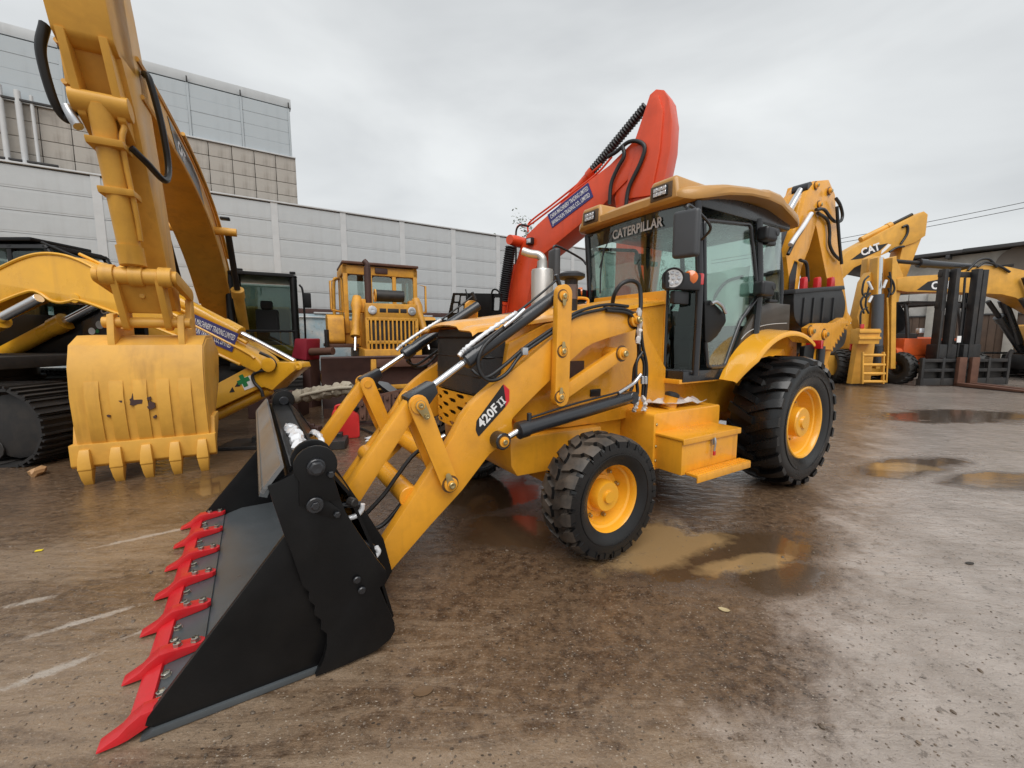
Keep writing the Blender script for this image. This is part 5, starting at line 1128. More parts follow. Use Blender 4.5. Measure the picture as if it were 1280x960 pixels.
# ---- yellow excavator at the left edge, boom reaching to the right
def excavator_left():
    Y0 = 6.1; X0 = -7.85
    t = thing('excavator', 'bright yellow excavator at the left edge, blue banner on its arched boom', 'excavator', (X0, Y0, 0), 0, 'excavators in the yard')
    P = lambda px, py, dy=0: (lambda p: (p.x-X0, p.z))(D(px, py, Y0+dy))
    undercarriage(t, 4.9, 2.3, .92, .62, 46, STEEL_DK, STEEL_DK)
    # house: deck, engine box, counterweight, yellow skirt
    prism('deck', [(-2.4, 1.10), (1.5, 1.10), (1.5, 1.26), (-2.4, 1.26)], -1.25, 1.35, STEEL_DK, t, bevel=.02)
    prism('skirt', [(-1.2, 1.13), (1.25, 1.13), (1.25, 1.27), (-1.2, 1.27)], .52, 1.5, YEL_B, t, bevel=.02)
    prism('engine_house', ngon_round([(-2.9, 1.27), (-.75, 1.27), (-.75, 2.25), (-2.6, 2.25), (-2.95, 1.95)], .1, 3), -1.3, 1.3, YEL_B, t, bevel=.03)
    c = cab_shell(t, -1.1, 1.22, .50, 1.52, 1.22, 2.98, BLACKP, GLASS_DK, .62)
    # black front-side panel with stickers
    pn = prism('side_panel', ngon_round([(1.05, 1.27), (1.84, 1.27), (1.80, 2.02), (1.4, 2.16), (1.05, 2.2)], .04, 3), .47, .50, BLACKP2, c, bevel=.006)
    q = P(133, 393, .47); lettering('sticker_lettering', 'CAT', (q[0]-.09, .468, q[1]+.02), (1, 0, -.15), (.15, 0, 1), .12, WHITE, pn, bold=.004); prism('sticker', [(q[0]-.04, q[1]-.09), (q[0]+.09, q[1]-.11), (q[0]+.09, q[1]-.03), (q[0]-.04, q[1]-.01)], .466, .469, YELPR, pn, bevel=0)
    for (px, py, m_, r_) in ((115, 414, WHITE, .055), (125, 406, GREYPR, .065), (131.5, 406, LENSO, .05), (122, 414, GRNPR, .03)):
        q = P(px, py, .47); lathe('round_sticker', (q[0], .468, q[1]), (0, -1, 0), [(0, r_), (.003, r_), (.003, .001)], m_, pn, 18)
    tube('handrail', [(1.1, .55, 2.75), (1.32, .52, 2.6), (1.6, .5, 2.42)], .018, BLACKP, c); tube('handrail', [(.5, .55, 2.98), (1.25, .52, 2.66)], .02, BLACKP, c)
    box('roof_guard', (-.45, 1.0, 3.03), (1.6, .95, .06), BLACKP, c, bevel=.02)
    # boom
    up = [P(-25, 366), P(0, 352), P(30, 337), P(52, 327), P(72, 321.5), P(92, 321), P(112, 325), P(135, 335), P(165, 353), P(225, 388), P(317, 436), P(332, 446), P(342, 457)]
    lo = [P(-25, 405), P(0, 393), P(33, 378), P(57, 369), P(68, 367), P(78, 371), P(88, 378), P(100, 381), P(112, 379), P(123, 378), P(163, 392), P(222, 414), P(270, 434), P(315, 455), P(334, 464)]
    b = boom_beam(t, 'boom', up, lo, -.26, .26, YEL_B)
    for L_, dz in ((up[1:12], -.028), (lo[1:14], .028)):      # raised edge flanges along both sides
        tube('boom_flange', [(p[0], -.262, p[1]+dz*.3) for p in L_], .022, YEL_B, b, 6, 3)
    q = P(94, 373, -.26); lathe('boom_pin', (q[0], -.262, q[1]), (0, -1, 0), [(0, .07), (.012, .065), (.016, .05), (.012, .001)], YEL_B, b, 20)
    q = P(336, 456, -.26); lathe('boom_pin', (q[0], -.262, q[1]), (0, -1, 0), [(0, .10), (.02, .10), (.03, .06), (.02, .001)], YEL_B, b, 20)
    f0 = P(231, 411, -.27); f1 = P(291, 436, -.27); f2 = P(236, 397, -.27)
    f0 = P(226, 412, -.27); f1 = P(290, 440, -.27); f2 = P(237, 396, -.27)
    xd = Vector((f1[0]-f0[0], 0, f1[1]-f0[1])); yd = Vector((f2[0]-f0[0], 0, f2[1]-f0[1]))
    banner(t, (f0[0], -.268, f0[1]), xd, yd, xd.length, .28, (0, -1, 0), .1, b)
    # cylinders
    for y in (-.42, .42):
        ram(t, P(-60, 455), P(90, 376), .115, .70, YEL_B, y=y, name='boom_cylinder')
    ram(t, P(150, 337), P(368, 452), .085, .69, YEL_B, name='stick_cylinder', rod_r=.5)
    tube('boom_pipe', [(p[0], -.12, p[1]+.06) for p in (P(225, 388), P(270, 410), P(315, 434))], .022, YEL_B, b); tube('boom_pipe', [(p[0], .0, p[1]+.05) for p in (P(100, 322), P(165, 353), P(225, 388), P(310, 432))], .022, YEL_B, b)
    # stick folded back to the left
    st = [P(379, 453), P(381, 459), P(372, 466), P(356, 480), P(350, 486), P(343, 483), P(338, 482), P(271, 513), P(215, 538), P(205, 520), P(271, 484), P(318, 459), P(340, 452), P(370, 452)]
    s_ = prism('stick', st, -.20, .20, YEL_B, t, bevel=.015)
    q = P(374, 457, -.2); lathe('stick_pin', (q[0], -.202, q[1]), (0, -1, 0), [(0, .06), (.03, .06), (.04, .03), (.03, .001)], YEL_B, s_, 18)
    ram(t, P(342, 486, 0), P(200, 555, 0), .075, .75, YEL_B, y=-.05, name='bucket_cylinder')
    q0, q1, q2 = P(302, 475, -.2), P(317, 486, -.2), P(309, 481, -.2)
    g = prism('safety_sticker', [P(300, 474, -.2), P(313, 469, -.2), P(319, 483, -.2), P(306, 488, -.2)], -.206, -.201, WHITE, s_, bevel=0)
    lettering('sticker_cross', '+', (q2[0]-.085, -.2075, q2[1]-.072), (1, 0, .42), (-.42, 0, 1), .30, GRNPR, g, bold=.02)
    for (px, py) in ((290, 488), (297, 481)): q = P(px, py, -.2); prism('triangle_sticker', [(q[0]-.04, q[1]-.03), (q[0]+.04, q[1]-.02), (q[0]+.01, q[1]+.05)], -.204, -.201, BLKPR, s_, bevel=0)
    tube('hydraulic_hose', [(p[0], -.24, p[1]) for p in (P(325, 441, -.24), P(338, 447, -.24), P(344, 455, -.24), P(340, 462, -.24), P(325, 464, -.24), P(316, 469, -.24), P(318, 478, -.24), P(326, 487, -.24), P(329, 496, -.24))], .022, HOSE, s_)
    lk = prism('bucket_link', capsule(P(205, 560), P(215, 538), .09, .1), -.18, .18, YEL_B, t, bevel=.01)
    prism('dig_bucket', ngon_round([P(190, 552), P(212, 545), P(228, 560), P(232, 585), P(215, 598), P(190, 590)], .06, 3), -.5, .5, YEL_B, t, bevel=.02)
excavator_left()
# ---- older yellow excavator whose stick and bucket hang at the left
def excavator_old():
    fw = Vector((.46, -.888, 0)).normalized(); R0 = Vector((-6.74, 9.77, 0)); rz = math.atan2(fw.y, fw.x)
    t = thing('excavator', 'old faded yellow excavator with tall stick and big scuffed bucket facing the camera', 'excavator', R0, rz, 'excavators in the yard')
    lf = Vector((-fw.y, fw.x, 0))
    def Q(px, py, y=0):                    # sight line meets the machine's upright plane at local y
        d = ray(px, py); tt = (R0.dot(lf)+y-CAMP.dot(lf))/d.dot(lf); p = CAMP+d*tt
        return ((p-R0).dot(fw), p.z)
    M = YEL_OLD
    undercarriage(t, 4.2, 2.5, .95, .6, 40, STEEL_DK, STEEL_DK)
    prism('deck', [(-2.5, 1.12), (1.3, 1.12), (1.3, 1.32), (-2.5, 1.32)], -1.35, 1.45, M, t, bevel=.02)
    prism('engine_house', ngon_round([(-3.0, 1.32), (-.7, 1.32), (-.7, 2.3), (-2.7, 2.3), (-3.05, 2.0)], .1, 3), -1.35, 1.35, M, t, bevel=.03)
    prism('tool_locker', [(-.6, 1.32), (1.0, 1.32), (1.0, 1.9), (-.6, 2.1)], -1.35, -.55, M, t, bevel=.03)
    c = cab_shell(t, -.40, 1.36, .20, 1.55, .80, 2.93, BLACKP, GLASS_DK, .12, r=.075)
    tube('handrail', [(1.05, 1.62, 1.3), (1.1, 1.66, 1.5), (1.05, 1.66, 2.5), (1.0, 1.6, 2.7)], .022, BLACKP, c)
    box('mirror', (1.05, 1.74, 2.35), (.06, .16, .34), BLACKP, c, bevel=.02)
    for y in (.46, 1.47): box('roof_lamp', (1.0, y, 2.95), (.1, .12, .06), BLACKP, c, bevel=.015)
    # boom
    up = [(.05, 2.05), (.6, 2.55), (1.4, 3.15), (2.3, 3.62), (3.2, 3.92), (4.3, 4.10), (5.6, 4.17), (6.38, 4.15)]
    lo = [(.45, 1.80), (1.0, 2.20), (1.8, 2.82), (2.6, 3.26), (3.4, 3.52), (4.4, 3.70), (5.6, 3.78), (6.32, 3.80)]
    b = boom_beam(t, 'boom', up, lo, -.27, .27, M, .02)
    for y in (-.272, .272): tube('boom_flange', [(p[0], y, p[1]-.02) for p in up[1:]], .025, M, b, 6, 3); tube('boom_flange', [(p[0], y, p[1]+.02) for p in lo[1:]], .025, M, b, 6, 3)
    for y in (-.46, .46):
        cy = ram(t, (.75, 1.45), (2.45, 3.42), .10, .52, M, STEEL_DK, y=y, name='boom_cylinder', rod_r=.55)
    cyl('boom_cross_pin', (2.45, -.60, 3.42), (2.45, .60, 3.42), .07, M, b)
    p = Vector((3.0, .274, 4.52)); d_ = prism('boom_decal', [(3.3, 3.55), (5.0, 3.80), (5.35, 4.08), (4.2, 4.0), (3.7, 3.9)], .272, .276, BLKPR, b, bevel=0)
    lettering('decal_lettering', 'CAT', (4.95, .278, 3.86), (-1, 0, -.14), (-.1, 0, 1), .20, WHITE, d_, bold=.006, extrude=.001)
    tube('boom_pipe', [(x, .33, z) for x, z in ((1.5, 3.1), (2.2, 3.5), (3.0, 3.78), (4.0, 3.98), (4.9, 4.08))], .025, M, b)
    lathe('work_lamp', (2.1, .32, 3.5), (0, 1, 0), [(0, .07), (.12, .07), (.14, .05)], M, b, 16); box('lamp_cap', (2.15, .40, 3.72), (.14, .16, .05), BLACKP, b, bevel=.02)
    # stick, standing almost upright
    zp = 1.86
    sx = 5.55
    n_before = set(t.children_recursive)
    ul = [(sx+.30, 5.2), (sx+.36, 4.0), (sx+.22, 3.6), (sx+.18, 2.9), (sx+.16, 2.2), (sx+.10, zp-.05)]
    ll = [(sx-.35, 5.2), (sx-.46, 4.5), (sx-.46, 4.0), (sx-.34, 2.9), (sx-.24, 2.2), (sx-.12, zp-.05)]
    s_ = boom_beam(t, 'stick', ul, ll, -.06, .27, M, .02)
    prism('stick_head', [(sx+.26, 5.6), (sx+.46, 4.3), (sx+.44, 3.93), (sx+.36, 3.88), (sx-.1, 3.92), (sx-.3, 5.4)], -.12, .27, M, s_, bevel=.025)
    for y in (-.06, .2): prism('foot_rib', [(sx+.46, 3.95), (sx+.40, 3.42), (sx+.22, 3.3), (sx+.2, 3.95)], y-.03, y+.03, M, s_, bevel=.01)
    cy = ram(t, (sx+.36, 3.52), (sx+.46, 2.14), .09, .95, M, M, y=.06, name='bucket_cylinder', rod_r=.55)
    cyl('foot_pin', (sx+.36, -.12, 3.52), (sx+.36, .27, 3.52), .085, M, s_)
    for z in (3.22, 2.85): box('pipe_clamp', (sx+.39, .07, z), (.24, .26, .06), M, s_, bevel=.015)
    tube('steel_pipe', [(sx+.36, .20, 3.4), (sx+.42, .17, 3.22), (sx+.45, .17, 2.7), (sx+.46, .16, 2.45)], .022, M, s_)
    tube('hydraulic_hose', [(sx+.38, .22, 3.24), (sx+.30, .30, 3.16), (sx+.14, .38, 3.08), (sx-.05, .40, 3.25), (sx-.08, .40, 3.6), (sx-.12, .36, 3.95), (sx-.28, .3, 4.05)], .03, HOSE, s_, 8)
    tube('hydraulic_hose', [(sx+.3, -.18, 4.0), (sx+.34, -.24, 3.8), (sx+.34, -.24, 3.5), (sx+.30, -.2, 3.4), (sx+.38, -.12, 3.44)], .035, HOSE, s_, 8)
    tube('hose_end', [(sx+.36, -.16, 3.46), (sx+.40, -.13, 3.38), (sx+.42, -.10, 3.32)], .04, ZINC, s_, 8)
    for o in set(t.children_recursive)-n_before:      # the whole stick leans forward about its foot
        for v in o.data.vertices: v.co.x += max(0, v.co.z-1.7)*.43
    # bucket linkage
    ly = .26; K = (sx+.65, 2.12)
    l = cyl('link_pin', (K[0], -.20, K[1]), (K[0], .36, K[1]), .085, M, t)
    for y in (-.15, .07, .30): cyl('link_collar', (K[0], y-.05, K[1]), (K[0], y+.06, K[1]), .105, M, l)
    for y in (-.10, .25):
        prism('bucket_link', capsule(K, (sx+.42, 1.66), .085, .085), y-.03, y+.03, M, t, bevel=.01)
        yy = .07+(y-.075)*1.75; prism('idler_link', capsule(K, (sx+.0, 2.0), .07, .07), yy-.025, yy+.025, M, t, bevel=.01)
    prism('link_plate', [(K[0]-.02, K[1]-.02), (K[0]+.04, K[1]-.02), (sx+.46, 1.76), (sx+.40, 1.76)], -.08, .23, M, t, bevel=.01); box('link_rib', (sx+.56, .08, 1.98), (.06, .05, .15), M, t, bevel=.02)
    cyl('bucket_pin', (sx+.42, -.30, 1.66), (sx+.42, .44, 1.66), .055, M, t)
    # bucket: curved shell, side plates, ears, ribs, edge and five teeth
    hw = .545; bx = sx
    shell = [(bx-.42, 1.31), (bx-.10, 1.50), (bx+.30, 1.49), (bx+.50, 1.40), (bx+.575, 1.20), (bx+.60, .9), (bx+.575, .62), (bx+.53, .36), (bx+.52, .28)]
    bk = sheet('bucket', [[(x, y, z) for x, z in shell] for y in (-hw, -hw*.5, 0, hw*.5, hw)], -.03, M, t)
    for y in (-hw, hw-.03):
        prism('bucket_side', shell+[(bx+.2, .52), (bx-.28, .95)], y-.012, y+.042, M, bk, bevel=.012)
        prism('side_cutter', [(bx+.48, .60), (bx+.56, .30), (bx+.45, .28), (bx+.25, .48), (bx+.2, .62)], y+(-.05 if y < 0 else .03), y+(0 if y < 0 else .08), M, bk, bevel=.01)
    for y in (-.22, .36): prism('bucket_ear', [(bx-.1, 1.42), (bx+.52, 1.36), (bx+.52, 1.50), (bx+.48, 1.74), (bx+.36, 1.76), (bx+.30, 1.60), (bx+.12, 1.60), (bx+.04, 1.95), (bx-.1, 1.95)], y-.03, y+.03, M, bk, bevel=.01)
    for k in range(5):
        y = -hw+.17+k*(2*hw-.34)/4
        sheet('wear_strip', [[(x+dx, yy, z) for x, z, dx in ((bx+.624, 1.06, -.004), (bx+.636, .92, .012), (bx+.622, .72, .012), (bx+.588, .46, .012), (bx+.570, .40, -.006))] for yy in (y-.055, y+.055)], .012, M, bk)
    sheet('wear_band', [[(bx+.515, y, 1.40), (bx+.592, y, 1.20), (bx+.602, y, 1.12)] for y in (-hw, 0, hw)], .012, M, bk)
    prism('lip_plate', [(bx+.50, .42), (bx+.605, .42), (bx+.60, .20), (bx+.57, .17), (bx+.52, .17)], -hw-.06, hw+.06, M, bk, bevel=.01)
    bm = bmesh.new(); rings_bm(bm, [[Vector((x-a, -w, z)), Vector((x+a, -w, z)), Vector((x+a, w, z)), Vector((x-a, w, z))] for x, z, w, a in ((.55, .37, .038, .03), (.56, .28, .048, .05), (.555, .17, .055, .058), (.553, .155, .05, .05))])
    am = fin(bm, 'tooth_adapter', 30, .008); am.materials.append(M)
    bm = bmesh.new(); rings_bm(bm, [[Vector((x-a, -w, z)), Vector((x+a, -w, z)), Vector((x+a, w, z)), Vector((x-a, w, z))] for x, z, w, a in ((.553, .158, .052, .052), (.548, .06, .042, .036), (.53, -.01, .036, .012))])
    tm = fin(bm, 'tooth', 30, .006); tm.materials.append(M)
    for k in range(5):
        y = -hw+.06+k*(2*hw-.12)/4
        link('tooth_adapter', am, None, bk, Matrix.Translation((bx+.05, y, 0))); link('tooth', tm, None, bk, Matrix.Translation((bx+.05, y, 0)))
    # bare rust patches where the paint has come off
    for (y, z, r_) in ((-.05, .85, .04), (.08, .79, .026), (.07, .86, .015), (-.16, .85, .011), (-.02, .77, .010), (.10, .66, .012), (-.27, .7, .009)):
        rnd = random.Random(int(y*100+z*777)); pts = []
        for k in range(11): a = 2*math.pi*k/11; rr = r_*1.5*rnd.uniform(.55, 1.25); pts.append((y+math.cos(a)*rr*(1 if z < 1 else 2.2), z+math.sin(a)*rr*(1 if z < 1 else .5)))
        pf = [(1.20, bx+.605), (.9, bx+.630), (.62, bx+.605), (.36, bx+.56)]; xx = next(x0+(x1-x0)*(z0-z)/(z0-z1) for (z0, x0), (z1, x1) in zip(pf, pf[1:]) if z1 <= z <= z0)
        prism('bare_patch', pts, xx-.02, xx+.018, RUST_DK, bk, axis='x', bevel=0)
excavator_old()
# ---- orange-red excavator behind the loader
def excavator_red():
    h = Vector((.75, -.66, 0)).normalized(); R0 = Vector((.18, 9.5, 0))-h*.35; lf = Vector((-h.y, h.x, 0))
    t = thing('excavator', 'orange red excavator raising its bannered boom behind the loader', 'excavator', R0, math.atan2(h.y, h.x), 'excavators in the yard')
    def P(px, py, y=0):
        d = ray(px, py); tt = (R0.dot(lf)+y-CAMP.dot(lf))/d.dot(lf); p = CAMP+d*tt
        return ((p-R0).dot(h), p.z)
    M = ORANGE
    undercarriage(t, 4.0, 2.3, .9, .6, 36, STEEL_DK, STEEL_DK, False)
    prism('deck', [(-2.3, 1.08), (.9, 1.08), (.9, 1.26), (-2.3, 1.26)], -1.25, 1.25, STEEL_DK, t, bevel=.02)
    prism('engine_house', ngon_round([(-2.7, 1.26), (-.3, 1.26), (-.3, 1.9), (-2.5, 1.9), (-2.75, 1.7)], .08, 3), -1.25, 1.25, BLACKP, t, bevel=.03)
    up = [P(628, 400, -.27), P(640, 345, -.27), P(650, 310, -.27), P(659, 293, -.27), P(672, 280, -.27), P(715, 242, -.27), P(762, 206, -.27), P(800, 168, -.27), P(812, 150, -.27)]
    lo = [P(655, 402, -.27), P(660, 368, -.27), P(668, 338, -.27), P(679, 318, -.27), P(701, 300, -.27), P(723, 282, -.27), P(753, 257, -.27), P(783, 226, -.27), P(806, 204, -.27), P(822, 180, -.27)]
    b = boom_beam(t, 'boom', up, lo, -.27, .27, M, .02)
    f0 = P(691, 283, -.27); f1 = P(741, 247, -.27); f2 = P(690.5, 265, -.27)
    f0 = P(690.5, 285, -.27); f1 = P(742, 246, -.27); f2 = P(690, 267, -.27)
    xd = Vector((f1[0]-f0[0], 0, f1[1]-f0[1])); yd = Vector((f2[0]-f0[0], 0, f2[1]-f0[1])); banner(t, (f0[0], -.275, f0[1]), xd, yd, xd.length, .30, (0, -1, 0), .1, b)
    for y in (-.44, .44): ram(t, P(640, 405), P(655, 312), .10, .30, M, y=y, boot=True, name='boom_cylinder')
    lathe('boom_boss', (P(658, 305)[0], -.44, P(658, 305)[1]), (0, 1, 0), [(-.12, .10), (.1, .12), (.78, .12), (1.0, .10)], M, b, 18)
    # stick: two tall cheeks bolted to the boom head
    st = [P(770, 262, -.24), P(768, 248, -.24), P(778, 215, -.24), P(795, 170, -.24), P(805, 140, -.24), P(812, 118, -.24), P(820, 111, -.24), P(830, 112, -.24), P(836, 122, -.24), P(840, 150, -.24), P(838, 185, -.24), P(830, 225, -.24), P(822, 262, -.24)]
    s_ = prism('stick', st, -.24, .10, M, t, bevel=.02, smooth=18); prism('stick_cheek', [P(781, 250, -.24), P(788, 215, -.24), P(800, 175, -.24), P(810, 145, -.24), P(816, 124, -.24), P(824, 120, -.24), P(830, 140, -.24), P(826, 190, -.24), P(815, 245, -.24)], -.285, -.24, M, s_, bevel=.015)
    prism('stick_lower', [P(770, 262, -.24), P(822, 262, -.24), P(800, 420, -.24), P(785, 460, -.24), P(765, 455, -.24), P(765, 420, -.24)], -.20, .20, M, t, bevel=.02)
    ram(t, P(700, 262), P(808, 132), .072, .42, M, boot=True, name='stick_cylinder')
    box('work_lamp', (P(661, 302, -.3)[0]+.05, -.32, P(662, 302, -.3)[1]), (.16, .09, .14), PLASTIC, b, bevel=.02); box('lamp_lens', (P(661, 302, -.3)[0]+.05, -.37, P(662, 302, -.3)[1]), (.11, .02, .09), LENSW, b, bevel=.01)
    for l, y, r_, m_ in ((((782, 262), (786, 235), (800, 205), (806, 185), (798, 177), (785, 178), (770, 190), (760, 196)), -.33, .035, HOSE), (((762, 255), (764, 230), (772, 210), (780, 195), (778, 182)), -.34, .035, HOSE),
                         (((643, 350), (645, 320), (645, 290), (650, 281), (660, 282), (680, 268), (710, 245), (745, 218), (765, 196)), -.18, .020, M), (((660, 290), (662, 278), (690, 256), (720, 232), (752, 205)), -.05, .020, M), (((632, 400), (637, 360), (643, 330)), -.30, .022, M)):
        tube('hose' if m_ is HOSE else 'boom_pipe', [(lambda q: (q[0], y, q[1]))(P(px, py, y)) for px, py in l], r_, m_, b, 8)
    tube('grab_rail', [(lambda q: (q[0], -.2, q[1]))(P(px, py, -.2)) for px, py in ((645, 335), (645, 300), (646, 286), (652, 281), (661, 283))], .02, STEEL_DK, b)
    # black guard cage on the house, left of the boom
    y = -.6; g = prism('guard_cage', [P(558, 402, y), P(566, 366, y), P(626, 367, y), P(626, 402, y)], y, y+.05, BLACKP, t, bevel=.01)
    for (x0, x1, y0, y1) in ((568.5, 574, 369, 377), (576, 582, 370, 380), (566.5, 572, 379, 391), (574, 579, 382, 391), (618, 624, 372, 388)):
        prism('cage_mesh', ngon_round([P(x0, y1, y), P(x1, y1, y), P(x1+.8, y0, y), P(x0+.8, y0, y)], .03, 3), y-.012, y-.002, M_PANEL, g, bevel=0)
    tube('aerial', [(lambda q: (q[0], y-.03, q[1]))(P(px, py, y)) for px, py in ((583, 362), (586, 372), (588, 382))], .015, BLACKP, g); tube('handle', [(lambda q: (q[0], y-.03, q[1]))(P(px, py, y)) for px, py in ((615, 388), (616, 366), (621, 362), (628, 368))], .02, BLACKP, g)
excavator_red()
# ---- two more excavators far right
def excavator_far_up():
    Y0 = 16.0; X0 = D(1030, 400, Y0).x
    t = thing('excavator', 'yellow excavator whose marked boom rises into the sky right of the loader', 'excavator', (X0, Y0, 0), 0, 'excavators in the yard')
    P = lambda px, py, dy=0: (lambda p: (p.x-X0, p.z))(D(px, py, Y0+dy)); M = YEL_FAR
    undercarriage(t, 4.0, 2.4, .9, .6, 34, STEEL_DK, STEEL_DK, False)
    prism('engine_house', ngon_round([(-2.6, 1.1), (.3, 1.1), (.3, 2.0), (-2.6, 2.0)], .1, 3), -1.3, 1.3, M, t, bevel=.03)
    up = [P(1010, 395), P(1030, 340), P(1052, 316), P(1097, 291), P(1145, 267), P(1150, 271)]
    lo = [P(1030, 398), P(1044, 352), P(1060, 336), P(1109, 314), P(1135, 305), P(1147, 297)]
    b = boom_beam(t, 'boom', up, lo, -.3, .3, M, .02)
    d_ = prism('boom_decal', [P(1063, 325, -.3), P(1085, 309, -.3), P(1110, 304, -.3), P(1100, 313, -.3), P(1078, 323, -.3)], -.306, -.301, BLKPR, b, bevel=0)
    q = P(1077, 320, -.3); lettering('decal_lettering', 'CAT', (q[0], -.31, q[1]), (1, 0, .36), (-.3, 0, 1), .36, WHITE, d_, bold=.012, extrude=.002)
    s_ = prism('stick', [P(1135, 275), P(1148, 268), P(1150, 285), P(1140, 310), P(1124, 352), P(1112, 388), P(1106, 386), P(1114, 340), P(1122, 305)], -.24, .24, M, t, bevel=.02)
    ram(t, P(1075, 300), P(1140, 268), .10, .6, M, STEEL_DK, name='stick_cylinder')
    for l in (((1128, 284), (1134, 282), (1134, 292), (1126, 305)), ((1112, 315), (1120, 310), (1130, 308))): tube('hydraulic_hose', [(lambda q: (q[0], -.33, q[1]))(P(px, py, -.33)) for px, py in l], .04, HOSE, b)
    prism('white_stripe', [P(1101, 318, -.3), P(1108, 312, -.3), P(1114, 306, -.3), P(1110, 305, -.3), P(1102, 313, -.3)], -.308, -.302, WHITE, b, bevel=0)
excavator_far_up()
def excavator_far_low():
    Y0 = 15.2; X0 = D(1330, 400, Y0).x
    t = thing('excavator', 'yellow excavator behind the forklift, its low marked boom reaching left', 'excavator', (X0, Y0, 0), math.pi, 'excavators in the yard')
    P = lambda px, py, dy=0: (lambda p: (X0-p.x, p.z))(D(px, py, Y0+dy)); M = YEL_FAR     # the machine looks left, so y runs towards the camera
    undercarriage(t, 4.0, 2.4, .9, .6, 34, STEEL_DK, STEEL_DK, False)
    prism('engine_house', ngon_round([(-2.6, 1.1), (.2, 1.1), (.2, 2.0), (-2.6, 2.0)], .1, 3), -1.3, 1.3, M, t, bevel=.03)
    up = [P(1330, 375), P(1300, 352), P(1280, 342), P(1247, 335), P(1220, 333), P(1176, 344), P(1124, 347), P(1112, 350)]
    lo = [P(1330, 412), P(1300, 397), P(1280, 386), P(1257, 373), P(1240, 369), P(1176, 366), P(1124, 366), P(1112, 364)]
    b = boom_beam(t, 'boom', up, lo, -.3, .3, M, .02)
    d_ = prism('boom_decal', [P(1146, 362.5, -.3), P(1160, 352, -.3), P(1180, 348, -.3), P(1180, 364, -.3)], .301, .306, BLKPR, b, bevel=0)
    q = P(1163.5, 361.5, -.3); lettering('decal_lettering', 'CAT', (q[0], .31, q[1]), (-1, 0, .06), (0, 0, 1), .36, WHITE, d_, bold=.012, extrude=.002)
    ram(t, P(1218, 335), P(1115, 326), .13, .68, CYLB, STEEL_DK, name='stick_cylinder'); 
    for y in (-.42, .42): ram(t, P(1292, 430), P(1262, 349), .13, .7, CYLB, STEEL_DK, y=y, name='boom_cylinder'); ram(t, P(1300, 440), P(1255, 375), .14, .7, CYLB, STEEL_DK, y=y*1.2, name='boom_cylinder')
    prism('stick', [P(1122, 345), P(1112, 322), P(1106, 330), P(1098, 400), P(1100, 420), P(1108, 420), P(1118, 370)], -.22, .22, M, t, bevel=.02)
    for l in (((1210, 338), (1222, 326), (1236, 324), (1246, 334)), ((1222, 334), (1232, 328), (1250, 333), (1262, 340))): tube('hydraulic_hose', [(lambda q: (q[0], .35, q[1]))(P(px, py, -.35)) for px, py in l], .04, HOSE, b)
    # pale cab frame at the right edge
    c = cab_shell(t, -.4, 1.45, .45, 1.45, 1.3, 2.9, M_PALE, GLASS, .5); prism('cab_base', [(-.5, 1.05), (1.65, 1.05), (1.65, 1.3), (-.5, 1.3)], .4, 1.5, M, t, bevel=.02); prism('cab_panel', [(-.4, 1.3), (1.55, 1.3), (1.55, 1.68), (-.4, 1.68)], 1.46, 1.5, BLACKP, t, bevel=.01)
excavator_far_low()
